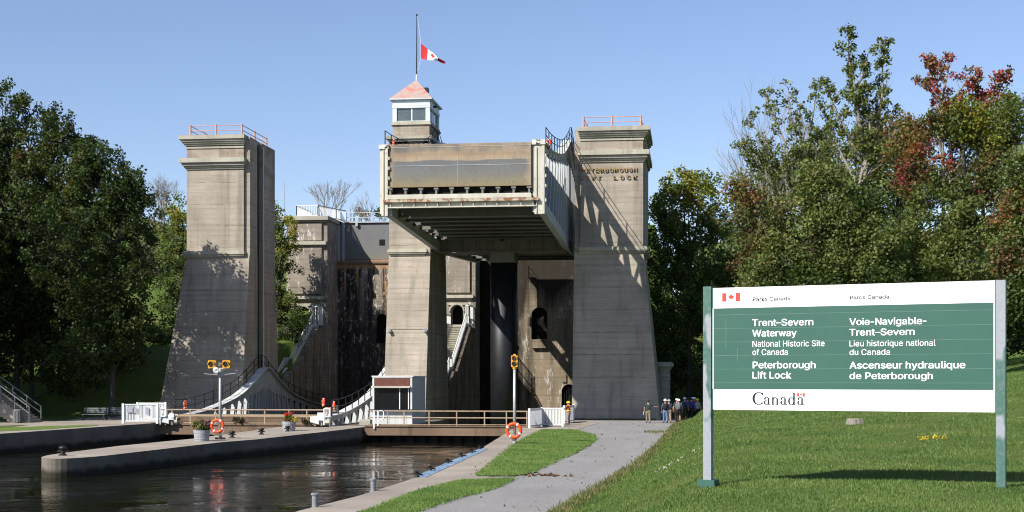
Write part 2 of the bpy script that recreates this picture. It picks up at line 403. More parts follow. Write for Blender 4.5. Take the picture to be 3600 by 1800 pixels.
sheet('grass_strip', ragged(s1, .22, .35, 5), .055, STRIPT)
sheet('grass_strip', ragged(s2, .18, .3, 6), .055, STRIPT)
# left bank: coping, grass strip, path
cl = [(x, y) for y, x in QL] + [(-37.9, 112), (-37.9, 117), (-46, 117), (QL[2][1] - 2.4, QL[2][0]), (QL[1][1] - 2.2, QL[1][0]), (QL[0][1] - 2.2, 20)]
cl = [(x, y) for y, x in QL] + [(-41.4, 111.5), (-41.4, 101), (-37.5, 101), (-37.5, 115), (-48, 118), (QL[2][1] - 2.6, QL[2][0] - 3), (QL[1][1] - 2.2, QL[1][0]), (QL[0][1] - 2.2, 20)]
QL2 = QL[:2] + [(104.2, interp(104.2, QL))]
cl = [(x, y) for y, x in QL2] + [(-37.4, 104.2), (-37.6, 116.5), (-46, 118), (-47.5, 110), (QL[1][1] - 2.2, QL[1][0]), (QL[0][1] - 2.2, 20)]
tag(MB().slab(cl, lambda x, y: base(y) + LUP, 3.4).build('quay_pavement', QWALL), kind='structure')
sheet('quay_pavement_top', [(x, y) for x, y in cl], LUP + .006, QUAY)
lp = [pw(*p, LUP) for p in ((-300, 1503), (350, 1488), (440, 1482), (440, 1476), (-300, 1484))]
gs = [pw(*p, LUP) for p in ((-200, 1526), (0, 1517), (150, 1510), (345, 1497), (330, 1494), (150, 1499), (0, 1505), (-200, 1514))]
sheet('grass_strip', ragged(gs, .08, .5, 12), LUP + .02, STRIPT)
sheet('footpath', ragged(lp, .1, 1, 8), .24, QUAY)
# centre island between the two canals, rounded nose
nose = [(-28.38 - 1.5 * math.copysign(abs(math.cos(a_)), math.cos(a_)), 66.4 - 4.3 * abs(math.sin(a_))) for a_ in np.linspace(0, PI * .93, 22)]
pR = [pw(*p) for p in ((777, 1555), (900, 1545), (1142, 1518), (1300, 1499))]; pL = [pw(*p) for p in ((880, 1515), (683, 1542), (427, 1567))]
isl = nose + pR + [(pR[-1][0], 102.2), (pL[0][0], 102.2)] + pL
tag(MB().slab(isl, lambda x, y: base(y), 3.2).build('canal_pier', QWALL), kind='structure')
sheet('canal_pier_top', isl, .006, QUAY)
tag(MB().box(-26.6, -20.2, 102.25, 118, -3, base(105)).build('lock_pier', QWALL), kind='structure')
tag(MB().box(-39, -8.5, 99.0, 104, -3.3, -2.9).build('canal_sill', QWALL), kind='structure')
# ---------------------------------------------------------------- lift towers
ZB = -3.2
def batter_pieces(xi, xo, sg, yf, yb, ztop, name_parent, ob, fb=.174, bb=.10, double=False):
    """tapering lower shaft: front, grooved middle and back pieces"""
    H = ztop - ZB; f = fb * H; b = bb * H; o = ob * H * sg
    ym0, ym1 = yf + 2.3, yf + 3.5
    m = MB()
    def pc(y0t, y1t, y0b, y1b, xin):
        m.hexa([(xin, y0b, ZB), (xo + o, y0b, ZB), (xo + o, y1b, ZB), (xin, y1b, ZB), (xin, y0t, ztop), (xo, y0t, ztop), (xo, y1t, ztop), (xin, y1t, ztop)])
    pc(yf, ym0, yf - f, ym0, xi); pc(ym1, yb, ym1, yb + b, xi)
    if double: m.box(xi + sg * .7, xo - sg * .7, ym0, ym1, ZB, ztop)
    else: pc(ym0, ym1, ym0, ym1, xi + sg * .7)
    return m.build('lower_shaft', CON, name_parent)
def cornice(m, x0, x1, yf, yb, layers, left=True, right=True):
    for z0, z1, p in layers:
        m.box(x0 - (p if left else p * .35), x1 + (p if right else p * .35), yf - p, yb, z0, z1)
TOPC = [(23.05, 23.2, .08), (23.3, 23.45, .18), (23.45, 23.6, .30), (23.6, 23.78, .42), (23.78, 24.12, .56)]
MIDC = [(21.28, 21.42, .10), (21.42, 21.58, .20), (21.58, 21.82, .34), (21.82, 22.2, .52)]
LOWC = [(13.80, 13.95, .14), (13.95, 14.06, .27), (14.06, 14.27, .34), (14.27, 14.36, .27)]
YF, YB = 119.6, 127.2
def lift_tower(xi, xo, sg, ob, label, lettering=False):
    t = thing('lift_tower', ((xi + xo) / 2, YF, base(118)), label, 'tower', 'concrete towers of the boat lift')
    batter_pieces(xi, xo, sg, YF, YB, 14.0, t, ob)
    m = MB()
    lo, hi = sorted((xi + sg * .02, xo))
    m.box(lo, hi, YF + .22, YF + 2.3, 14.0, 24.0); m.box(lo, hi, YF + 3.5, YB, 14.0, 24.0)
    l2, h2 = sorted((xi + sg * .7, xo - sg * .02)); m.box(l2, h2, YF + 2.3, YF + 3.5, 14.0, 23.97)
    b0, b1 = sorted((xi + sg * .5, xo + sg * .0))
    # raised front bay with a sunk panel frame, raised outer bay
    m.box(b0, b1, YF, YF + .22, 14.3, 23.9)
    o0, o1 = sorted((xo, xo + sg * .2)); m.box(o0, o1, YF + .5, YB - .5, 14.3, 23.9)
    m.build('upper_shaft', CON, t)
    for nm, L in (('top_cornice', TOPC), ('middle_cornice', MIDC), ('string_course', LOWC)):
        c = MB(); cornice(c, b0, b1, YF, YB + (.3 if nm != 'string_course' else 0), L, left=sg < 0, right=sg > 0)
        c.build(nm, CAP, t)
    # shallow hipped cap
    c = MB(); x0, x1 = b0 + .6, b1 - .6; y0, y1 = YF + .8, YB - .6; xm = (x0 + x1) / 2
    c.add([(x0, y0, 24.12), (x1, y0, 24.12), (x1, y1, 24.12), (x0, y1, 24.12), (xm - .8, (y0 + y1) / 2 - 1.2, 24.62), (xm + .8, (y0 + y1) / 2 - 1.2, 24.62), (xm + .8, (y0 + y1) / 2 + 1.2, 24.62), (xm - .8, (y0 + y1) / 2 + 1.2, 24.62)],
          [[0, 1, 5, 4], [1, 2, 6, 5], [2, 3, 7, 6], [3, 0, 4, 7], [4, 5, 6, 7]]); c.build('roof_cap', GALV, t)
    # pink pipe railing
    rx0, rx1 = b0 + .25, b1 - .2; ry0, ry1 = YF + .15, YB - .3
    cor = [(rx0, ry0), (rx1, ry0), (rx1, ry1), (rx0, ry1)]
    r = MB()
    for i in range(4):
        p, q = cor[i], cor[(i + 1) % 4]
        for h in (24.58, 25.0): r.tube([(*p, h), (*q, h)], .035, 6)
    rail = r.build('roof_railing', PINK, t)
    for i in range(4):
        p, q = cor[i], cor[(i + 1) % 4]
        for k in (0, .5): MB().tube([(p[0] + (q[0] - p[0]) * k, p[1] + (q[1] - p[1]) * k, z) for z in (24.1, 25.08)], .085, 8).build('post', PINK, rail)
    # guide rail in the groove
    MB().box(xi - sg * .02, xi + sg * .2, YF + 2.55, YF + 2.75, ZB, 23.6).build('guide_rail', BLACK, t)
    MB().tube([(xi - sg * .1, YF + 3.62, .4), (xi - sg * .1, YF + 3.62, 23.6)], .08, 8).build('drain_pipe', GALV, t)
    return t
T_L = lift_tower(-37.2, -42.66, -1, .125, 'left concrete lift tower with pink roof railing, tree shadow across its lower half')
T_R = lift_tower(-9.75, -4.12, 1, .105, 'right concrete lift tower carrying the gilt lettering below its cornice')
# corner brackets seen on the far side of the right tower: cornices return along the outer side (already in cornice)
# ---------------------------------------------------------------- lettering helper
GLYPHS = {}
for _g in ' 187;-453|337,244 337,188 114,188 114,244;A479|16,0 201,509 276,509 463,0 395,0 287,302 282,317 276,334 270,352 264,372 257,394 250,420 241,447 232,478 245,478 236,447 228,419 220,393 213,371 206,351 201,333 195,317 191,302 85,0|110,142 110,199 370,199 370,142;B456|60,0 60,509 241,509 266,508 289,504 310,499 329,491 345,481 359,469 371,456 381,442 388,426 394,410 397,392 398,374 397,358 395,344 392,331 387,320 380,310 373,301 365,293 356,286 347,280 336,275 326,270 315,267 315,262 327,261 339,257 351,252 363,245 374,237 385,227 394,216 402,203 409,189 414,173 417,155 418,136 417,117 413,100 408,83 400,67 390,52 377,39 362,28 344,18 324,10 301,4 275,1 247,0|125,57 245,57 272,58 296,63 315,70 330,80 341,92 349,105 354,120 355,137 355,149 352,161 348,173 342,184 335,194 327,203 317,211 306,218 293,224 279,228 264,230 248,231 125,231|125,285 238,285 252,286 265,288 277,291 288,296 299,302 308,309 316,317 323,326 329,337 333,348 335,359 336,372 334,388 330,403 323,417 313,429 299,439 283,446 263,450 240,452 125,452;C510|267,-7 235,-5 205,1 177,11 150,25 126,42 104,63 86,88 70,115 57,146 48,179 42,215 40,254 42,293 48,329 57,362 70,393 86,421 104,445 126,466 150,484 177,498 205,508 235,514 267,516 286,515 305,513 323,509 340,504 357,498 373,490 388,481 402,471 415,460 427,447 438,433 448,418 456,402 463,385 469,367 473,348 408,348 405,361 401,373 395,384 389,395 382,404 375,413 366,421 357,428 348,435 337,440 327,445 315,449 304,452 292,454 280,455 267,456 245,454 223,450 203,443 184,432 166,419 150,403 137,385 125,364 116,340 109,314 105,285 103,254 105,223 109,194 116,168 125,145 137,123 151,105 166,89 184,76 203,66 223,59 245,54 267,53 280,53 292,55 304,57 315,60 327,64 337,69 348,74 357,81 366,88 375,96 382,105 389,114 395,125 401,136 405,148 408,160 473,160 469,142 463,124 457,107 448,91 438,76 428,62 416,49 402,38 388,28 373,19 357,11 341,5 323,0 305,-4 286,-6;E418|60,0 60,509 372,509 372,452 125,452 125,286 355,286 355,229 125,229 125,57 375,57 375,0;F410|60,0 60,509 369,509 369,452 125,452 125,278 346,278 346,221 125,221 125,0;G520|269,-7 236,-5 205,1 176,11 149,25 125,43 104,64 85,88 69,116 57,146 47,179 42,215 40,254 42,293 47,329 57,362 69,393 85,421 103,445 125,466 149,484 175,498 203,508 233,514 265,516 285,515 304,513 322,509 340,504 358,497 374,489 389,480 403,469 416,458 429,445 439,431 449,416 458,401 465,384 470,367 474,349 408,349 404,361 399,372 393,383 387,393 380,403 373,411 365,420 356,427 347,434 337,439 326,444 315,448 304,452 291,454 279,455 265,456 243,454 222,450 202,443 183,432 166,419 150,404 137,385 125,364 116,340 109,314 105,285 103,254 105,223 109,194 116,168 125,145 137,124 151,105 166,90 184,76 203,66 224,59 246,54 269,53 290,54 309,57 328,63 345,71 360,81 374,93 386,107 396,123 404,141 410,160 414,180 415,202 434,199 283,199 283,256 478,256 478,200 476,170 471,141 463,115 451,91 436,69 419,50 399,33 377,19 352,8 326,0 298,-5;H517|60,0 60,509 125,509 125,289 392,289 392,509 457,509 457,0 392,0 392,232 125,232 125,0;I300|31,0 31,57 118,57 118,452 31,452 31,509 269,509 269,452 183,452 183,57 269,57 269,0;K466|104,145 104,216 113,228 122,239 130,250 139,261 148,272 157,282 165,293 174,303 184,314 193,324 202,334 212,344 364,509 448,509 231,276 228,276|60,0 60,509 125,509 125,334 124,225 125,193 125,0|372,0 188,259 228,309 449,0;L393|60,0 60,509 125,509 125,57 361,57 361,0;N523|60,0 60,509 136,509 343,183 347,176 352,169 357,160 363,151 369,141 375,130 381,119 388,107 394,94 401,82 407,68 414,55 405,54 403,68 402,81 401,95 401,108 400,121 400,134 399,146 399,157 399,195 399,509 463,509 463,0 387,0 202,290 196,300 190,310 184,320 177,331 171,342 164,354 156,367 148,381 108,452 119,454 122,384 123,368 123,354 124,340 124,328 125,317 125,307 125,298 125,291 125,0;O533|267,-7 235,-5 205,1 177,11 150,25 126,42 105,63 86,88 70,115 57,146 48,179 42,215 40,254 42,293 48,329 57,362 70,393 86,421 105,445 126,466 150,484 177,498 205,508 235,514 267,516 299,514 329,508 357,498 384,484 408,466 429,445 448,421 464,393 477,362 486,329 491,293 493,254 491,215 486,179 477,146 464,115 448,88 429,63 408,42 384,25 357,11 329,1 299,-5|267,53 289,54 310,59 330,66 349,76 367,89 383,105 396,123 408,144 418,168 425,194 429,223 430,254 429,286 425,314 418,341 408,365 396,386 383,404 367,420 349,433 330,443 310,450 289,454 267,456 245,454 223,450 203,443 184,433 167,420 151,404 137,385 125,364 116,340 109,314 105,285 103,254 105,223 109,194 116,168 125,144 137,123 151,105 167,89 184,76 203,66 223,59 245,54;P444|60,0 60,509 235,509 263,507 289,503 312,497 332,487 350,476 366,462 379,447 390,430 398,411 404,391 407,370 409,348 407,325 404,304 398,284 390,265 379,248 366,233 350,219 332,207 312,198 289,191 263,187 235,186 109,186 109,242 233,242 252,243 269,246 284,250 297,256 308,264 318,272 327,282 333,294 338,306 342,319 344,333 344,348 344,362 342,376 338,389 333,402 326,413 318,423 308,431 297,439 284,444 268,449 251,451 232,452 125,452 125,0;R449|60,0 60,509 236,509 264,507 290,504 313,497 333,489 351,478 367,465 380,450 390,433 399,415 405,395 408,374 409,352 408,330 405,309 399,290 390,271 380,255 367,240 351,228 333,217 312,209 289,203 264,199 236,198 96,198 96,255 234,255 252,256 269,258 284,262 298,267 309,273 319,281 327,290 334,300 339,312 342,324 344,338 345,352 344,367 342,380 339,393 334,405 327,415 319,425 309,433 298,440 284,445 269,449 252,451 233,452 125,452 125,0|353,0 230,229 303,229 428,0;S446|224,-9 197,-8 172,-4 149,1 128,9 108,19 91,31 76,45 64,60 54,77 46,96 41,115 38,137 104,137 107,123 110,110 116,98 123,88 132,79 142,71 154,64 166,59 180,55 194,52 209,50 224,49 241,50 257,52 272,55 286,60 299,66 311,74 321,82 329,92 336,102 341,114 345,126 346,139 345,151 342,161 338,171 332,179 325,186 316,193 307,199 296,205 284,209 272,214 259,218 245,222 184,239 154,249 128,260 105,274 86,289 71,307 60,326 54,348 52,372 53,393 58,413 65,431 75,448 87,463 102,476 119,488 138,498 158,506 180,511 203,514 227,516 252,514 275,511 296,505 316,498 334,488 351,476 365,463 377,449 387,433 394,415 399,397 401,378 337,378 334,396 326,412 316,426 302,437 286,447 267,453 247,457 225,459 209,458 194,456 180,452 167,448 156,442 145,435 136,427 129,418 123,409 118,398 116,387 115,376 116,363 119,352 124,342 131,334 139,326 148,319 158,313 169,308 180,304 191,300 202,296 212,293 264,279 276,276 287,272 299,268 312,264 324,258 336,252 347,245 359,238 369,229 379,220 387,209 395,198 401,185 405,171 407,155 408,139 407,118 403,99 396,81 386,64 374,48 360,34 343,21 323,11 302,2 278,-4 252,-8;T448|32,452 32,509 417,509 417,452 257,452 257,0 193,0 193,452;U517|259,-8 230,-7 203,-2 177,5 154,15 133,28 114,43 98,60 85,80 74,101 66,124 62,148 60,173 60,509 124,509 124,178 125,160 128,144 133,128 141,113 150,99 160,87 173,77 187,68 203,61 220,56 239,53 259,52 279,53 298,56 315,61 331,68 345,77 357,87 368,99 377,113 384,128 389,144 392,160 393,178 393,509 457,509 457,173 456,148 451,124 443,101 433,80 419,60 403,43 384,28 363,15 340,5 315,-2 288,-7;V479|204,0 16,509 84,509 192,206 197,192 203,176 209,158 215,137 222,115 230,89 239,61 248,31 235,31 244,62 252,90 260,115 267,138 274,158 279,176 285,192 290,206 395,509 463,509 278,0;W686|155,0 16,509 82,509 163,196 166,183 170,171 173,158 175,145 178,133 181,120 184,107 187,94 189,80 192,67 195,53 197,40 189,40 192,53 194,67 197,80 200,94 203,107 205,120 208,133 211,145 214,158 218,171 221,183 224,196 306,509 380,509 462,196 465,183 468,171 471,158 474,145 477,133 480,120 483,107 486,94 489,80 492,67 494,53 497,40 488,40 491,53 493,67 496,80 499,94 502,107 504,120 507,133 510,145 523,196 603,509 670,509 530,0 455,0 368,323 363,339 359,356 355,373 351,391 347,410 344,431 340,452 336,475 350,475 346,453 342,433 339,413 335,395 331,377 327,359 323,341 318,323 230,0;a389|160,-9 142,-8 126,-5 110,-1 94,5 80,12 68,22 57,32 48,45 40,58 35,73 31,90 30,108 31,123 34,138 38,150 43,161 50,171 58,179 67,187 78,193 89,199 100,203 112,207 125,211 138,213 152,216 165,218 178,220 194,222 209,224 222,225 234,227 244,228 252,230 259,232 265,235 270,238 273,243 275,248 276,255 276,257 275,268 273,279 271,288 267,297 262,304 256,311 248,317 240,322 230,326 220,329 208,330 196,331 183,330 171,329 159,326 149,322 140,318 132,313 124,307 118,301 112,294 107,288 103,281 100,274 41,291 48,308 57,322 67,335 79,346 91,355 104,364 118,370 133,375 148,379 163,382 179,384 194,384 204,384 215,383 227,382 239,379 251,376 263,372 275,367 286,360 296,353 306,343 315,333 322,320 329,306 333,290 336,272 337,251 337,0 277,0 277,52 272,52 269,45 264,38 258,32 252,25 244,18 236,12 226,6 215,1 203,-3 190,-6 176,-8|170,45 187,46 202,49 216,53 228,59 239,66 248,74 257,83 263,93 269,104 272,115 275,126 276,138 276,190 273,188 270,186 265,184 259,182 253,180 246,179 239,177 231,176 223,175 216,173 208,172 200,171 175,168 165,166 154,164 144,162 134,159 125,155 117,150 110,145 103,139 98,132 95,124 93,115 92,105 92,95 94,87 98,79 102,72 107,66 114,61 121,56 130,52 139,49 149,47 159,46;b424|229,-8 213,-7 198,-5 184,-1 172,4 162,10 153,17 145,24 138,31 132,39 127,46 122,53 118,59 112,59 112,0 53,0 53,509 114,509 114,319 118,319 122,325 127,331 132,338 137,346 144,353 152,360 161,367 171,373 183,378 197,381 212,384 229,384 252,383 274,378 294,371 313,361 330,347 345,332 359,313 370,293 379,270 385,245 389,218 390,189 389,160 385,133 379,108 370,84 359,64 346,45 330,29 313,16 294,5 274,-2 252,-7|220,47 237,48 253,51 267,57 279,66 291,76 301,88 309,101 316,117 321,133 325,151 327,170 328,189 327,209 325,227 321,245 316,261 309,276 301,290 291,301 280,311 267,319 253,325 237,329 220,330 203,329 188,325 174,320 161,312 150,302 140,291 132,278 125,263 120,247 116,229 113,210 113,189 113,169 116,150 120,132 125,115 132,100 140,86 150,75 162,65 174,57 188,51 204,48;c395|207,-8 182,-7 159,-2 137,6 117,16 98,30 82,46 68,64 56,85 46,108 40,133 36,159 34,187 36,216 40,243 46,268 56,291 68,312 82,330 98,346 117,360 137,371 159,378 182,383 207,384 221,384 234,383 247,380 260,377 272,373 284,368 295,362 305,356 315,349 324,341 332,332 340,322 347,312 353,301 358,289 362,277 303,262 301,269 298,276 294,283 290,289 286,295 281,301 276,306 270,311 264,315 257,319 250,322 242,325 234,327 226,329 217,329 207,330 189,329 173,325 158,319 145,310 134,300 124,287 115,274 108,258 103,242 99,224 97,206 96,187 97,169 99,151 103,134 108,117 115,102 124,89 134,76 145,66 158,57 173,51 189,48 207,46 217,47 226,48 234,49 243,52 250,54 258,58 264,62 271,66 277,71 282,76 287,82 292,89 296,95 299,102 302,110 304,117 363,102 359,90 354,78 348,67 341,56 334,46 325,37 316,29 306,21 296,15 285,9 273,4 261,-1 248,-4 235,-6 221,-8;d424|195,-8 172,-7 151,-2 130,5 111,16 94,29 79,45 66,64 55,84 46,108 39,133 35,160 34,189 35,218 39,245 46,270 55,293 66,313 79,332 95,347 112,361 131,371 151,378 173,383 196,384 213,384 228,381 241,378 253,373 263,367 272,360 280,353 287,346 293,338 298,331 303,325 306,319 311,319 311,509 372,509 372,0 313,0 313,59 307,59 303,53 298,46 293,39 287,31 280,24 272,17 263,10 252,4 241,-1 227,-5 212,-7|205,47 221,48 236,51 250,57 263,65 274,75 284,86 293,100 299,115 305,132 309,150 311,169 312,189 311,210 309,229 305,247 300,263 293,278 284,291 275,302 263,312 251,320 237,325 221,329 205,330 187,329 172,325 157,319 145,311 133,301 124,290 115,276 108,261 103,245 99,227 97,209 96,189 97,170 99,151 103,133 109,117 115,101 124,88 134,76 145,66 158,57 172,51 188,48;e404|212,-8 185,-7 161,-2 138,6 117,16 98,30 82,46 68,64 56,85 46,108 40,132 35,159 34,187 35,215 39,242 46,267 55,290 67,311 81,329 97,346 115,359 135,370 157,378 180,383 205,384 221,384 236,382 251,379 266,374 280,368 294,361 307,351 319,341 331,329 341,315 350,299 357,282 363,263 368,242 370,219 371,194 371,169 75,169 75,221 338,221 310,202 309,220 307,237 303,254 298,269 291,282 283,294 273,305 263,314 250,321 237,326 222,329 205,330 189,329 173,326 159,321 146,313 135,304 125,294 116,282 109,270 103,256 99,241 97,226 96,211 96,178 97,157 100,139 104,122 110,106 118,92 128,80 139,70 151,61 165,55 179,50 195,47 212,46 224,47 234,48 244,50 254,53 263,56 271,61 278,66 285,73 292,80 297,88 302,96 306,105 365,91 360,77 353,63 345,51 335,39 324,29 311,19 298,11 283,4 266,-1 249,-5 231,-7;f253|228,379 228,327 6,327 6,379|81,0 81,432 82,447 84,461 89,474 96,486 104,496 113,505 124,513 135,519 148,524 161,527 174,529 187,530 197,530 207,529 215,528 222,527 229,525 234,524 239,522 243,521 227,468 225,469 222,470 219,471 215,472 211,473 206,473 200,474 195,474 182,473 171,470 162,466 154,460 149,452 145,443 142,431 142,419 142,0;g425|207,-151 187,-150 168,-148 150,-144 134,-140 119,-134 105,-127 93,-119 82,-110 73,-101 64,-91 57,-80 51,-69 101,-41 106,-47 110,-53 116,-59 122,-66 128,-72 136,-78 145,-83 154,-88 165,-92 178,-95 192,-97 207,-97 229,-96 249,-92 267,-85 282,-75 295,-62 304,-47 310,-28 311,-6 311,68 306,68 302,62 298,56 293,49 287,41 280,34 272,28 263,21 252,16 241,11 227,8 212,5 195,5 173,6 152,10 132,17 113,27 95,39 80,53 67,71 55,90 46,112 39,136 35,163 34,191 35,220 39,246 46,271 55,293 66,314 80,332 95,347 112,361 131,371 152,378 173,383 196,384 213,384 228,382 242,378 253,373 264,367 273,360 281,353 288,346 294,338 299,331 304,325 308,319 313,319 313,379 372,379 372,-9 371,-32 367,-54 360,-73 350,-90 338,-104 324,-117 308,-127 291,-136 271,-142 251,-147 229,-150|205,59 222,60 237,63 251,68 264,75 275,84 285,95 293,107 300,121 305,137 309,154 312,172 312,193 312,212 309,231 305,248 300,264 293,278 285,291 275,303 264,312 251,320 237,325 222,329 205,330 188,329 172,325 158,320 145,312 134,302 124,290 115,277 109,262 103,246 99,229 97,212 96,193 97,173 99,155 103,138 109,123 116,108 124,96 134,85 145,76 158,68 172,63 188,60;h410|114,227 114,0 53,0 53,509 114,509 114,287 102,287 112,312 124,332 137,349 152,362 169,372 187,379 207,383 227,384 246,383 264,380 280,376 295,369 309,360 321,349 332,336 341,321 348,304 353,285 356,264 357,240 357,0 296,0 296,235 295,256 290,275 283,291 273,304 260,315 246,323 229,328 210,329 197,328 184,326 172,322 161,317 150,311 141,303 133,293 126,283 121,271 117,257 114,243;i166|53,0 53,379 114,379 114,0|84,443 75,444 67,446 60,449 54,455 48,461 44,468 42,475 41,483 42,491 44,499 48,506 54,512 60,517 67,521 75,523 84,524 92,523 100,521 107,517 114,512 119,506 123,499 126,491 126,483 126,475 123,468 119,461 114,455 107,449 100,446 92,444;k380|110,137 110,212 121,212 284,379 360,379 184,199 177,199|53,0 53,509 114,509 114,0|294,0 148,186 191,229 372,0;l189|139,-2 119,-1 101,3 86,10 74,20 65,33 58,47 54,65 53,84 53,509 114,509 114,99 114,87 115,77 117,68 120,62 124,58 130,54 137,53 146,52 150,52 154,52 158,52 160,53 163,53 165,53 167,54 170,54 181,3 176,2 172,1 167,0 162,-1 156,-2 151,-2 145,-2;n409|114,227 114,0 53,0 53,379 112,379 112,287 102,287 112,312 124,332 137,349 152,362 169,372 187,379 207,383 227,384 246,383 264,380 280,376 295,369 309,360 321,349 332,336 341,321 348,304 353,285 356,264 357,240 357,0 296,0 296,235 295,256 290,275 283,291 273,304 260,315 246,323 229,328 210,329 197,328 184,326 172,322 161,317 150,311 141,303 133,293 126,283 121,271 117,257 114,243;o415|207,-8 182,-7 159,-2 137,6 117,16 98,30 82,46 68,64 56,85 46,108 40,133 36,159 34,187 36,216 40,243 46,268 56,291 68,312 82,330 98,346 117,360 137,371 159,378 182,383 207,384 233,383 256,378 278,371 299,360 317,346 333,330 347,312 359,291 369,268 376,243 380,216 381,187 380,159 376,133 369,108 359,85 347,64 333,46 317,30 299,16 278,6 256,-2 233,-7|207,46 226,48 242,51 257,57 270,66 282,76 292,89 300,102 307,117 312,134 316,151 318,169 319,187 318,206 316,224 312,242 307,258 300,274 292,287 282,300 270,310 257,319 242,325 226,329 207,330 189,329 173,325 158,319 145,310 134,300 124,287 115,274 108,258 103,242 99,224 97,206 96,187 97,169 99,151 103,134 108,117 115,102 124,89 134,76 145,66 158,57 173,51 189,48;q424|372,-143 311,-143 311,59 306,59 302,53 298,46 293,39 287,31 280,24 272,17 263,10 252,4 241,-1 227,-5 212,-7 195,-8 172,-7 151,-2 130,5 111,16 94,29 79,45 66,64 55,84 46,108 39,133 35,160 34,189 35,218 39,245 46,270 55,293 66,313 79,332 95,347 112,361 131,371 151,378 173,383 196,384 213,384 228,381 241,378 253,373 263,367 272,360 280,353 287,346 293,338 298,331 303,325 307,319 313,319 313,379 372,379|205,47 221,48 236,51 250,57 263,65 274,75 284,86 293,100 299,115 305,132 309,150 311,169 312,189 311,210 309,229 305,247 300,263 293,278 284,291 275,302 263,312 251,320 237,325 221,329 205,330 187,329 172,325 157,319 145,311 133,301 124,290 115,276 108,261 103,245 99,227 97,209 96,189 97,170 99,151 103,133 109,117 115,101 124,88 134,76 145,66 158,57 172,51 188,48;r259|53,0 53,379 112,379 112,321 115,321 122,335 130,347 140,358 152,367 166,375 181,380 196,384 213,385 217,385 221,385 225,385 229,384 243,384 243,322 242,323 239,323 235,324 230,324 224,325 219,325 213,326 207,326 194,325 182,323 170,319 159,315 149,309 140,301 132,293 126,284 121,273 117,262 114,250 114,237 114,0;s365|182,-8 163,-7 145,-5 128,-2 112,3 98,10 84,18 72,27 62,38 53,50 45,63 40,78 36,94 94,107 99,92 105,79 114,69 124,60 136,54 150,49 165,46 181,45 200,46 217,50 232,55 244,62 255,71 262,81 267,91 268,103 267,112 265,121 260,129 254,136 246,142 237,147 225,151 212,155 149,170 125,177 104,186 87,196 72,208 61,222 53,237 48,255 47,274 48,290 51,305 57,319 65,332 75,343 87,354 100,363 115,370 131,377 149,381 167,384 187,384 206,384 223,381 239,378 254,372 267,366 279,358 290,349 299,339 307,328 314,316 319,303 324,290 268,277 264,288 258,298 251,307 243,316 232,323 219,328 205,331 187,333 171,332 156,329 143,324 131,317 121,308 114,299 110,289 109,277 110,267 112,258 117,250 124,243 133,237 144,232 157,227 172,223 229,209 254,202 275,194 292,183 306,171 317,158 325,142 330,125 331,107 330,90 326,75 321,61 312,47 302,35 290,24 276,15 260,6 242,0 223,-5 203,-7;t227|204,379 204,327 6,327 6,379|65,471 126,471 126,98 127,86 128,76 132,68 136,61 142,56 150,53 159,51 170,50 173,50 177,50 181,51 185,51 190,52 194,52 198,53 202,54 213,2 208,0 203,-1 198,-2 192,-3 186,-3 180,-4 174,-4 168,-4 145,-3 125,2 107,10 92,21 80,35 72,52 67,71 65,93;u410|182,-5 164,-4 146,-1 130,4 115,11 101,20 89,31 78,44 69,59 62,76 57,95 54,116 53,139 53,379 114,379 114,144 115,123 119,105 127,89 137,75 150,64 164,56 181,52 200,50 213,51 226,53 238,57 249,62 259,69 268,77 276,86 283,97 289,109 293,122 295,137 296,153 296,379 357,379 357,0 298,0 298,92 307,92 297,67 286,47 272,30 257,17 240,7 222,0 203,-4;v389|163,0 17,379 84,379 165,155 171,138 177,121 182,104 187,87 191,70 196,53 201,37 206,21 184,21 189,37 194,53 198,70 203,87 207,104 213,121 218,138 224,155 305,379 371,379 226,0;w567|138,0 23,379 87,379 133,214 138,196 143,177 149,157 154,137 159,115 165,91 170,67 175,41 165,41 170,66 175,90 180,113 186,135 191,156 196,176 201,195 206,214 252,379 316,379 362,214 366,196 371,176 376,157 382,136 387,114 392,91 397,67 402,41 391,41 397,66 402,90 408,113 413,135 418,156 423,176 429,195 434,214 480,379 545,379 429,0 368,0 319,172 305,225 301,239 297,252 294,266 291,280 277,338 291,338 277,280 273,266 270,252 266,238 263,225 259,211 255,198 252,185 248,172 199,0;y389|47,-139 61,-86 71,-87 80,-89 88,-90 96,-90 104,-89 111,-87 118,-84 124,-80 130,-74 136,-67 141,-58 146,-48 151,-36 163,-1 17,379 84,379 165,155 171,138 177,121 182,104 187,87 191,70 196,53 201,37 206,21 184,21 188,37 193,53 198,70 202,87 207,104 212,121 218,138 224,155 305,379 371,379 204,-58 198,-72 191,-85 184,-97 177,-107 168,-116 159,-124 150,-130 139,-136 128,-140 117,-143 104,-145 91,-145 84,-145 77,-145 71,-144 65,-143 59,-142 54,-141 51,-140;–349|350,244 350,188 0,188 0,244'.split(';'):
    _p = _g[1:].split('|'); GLYPHS[_g[0]] = (int(_p[0]), [[tuple(map(int, q.split(','))) for q in k.split(' ')] for k in _p[1:]])
GLYPHS['-'] = (315, [[(x - 69, y) for x, y in k] for k in GLYPHS['-'][1]])
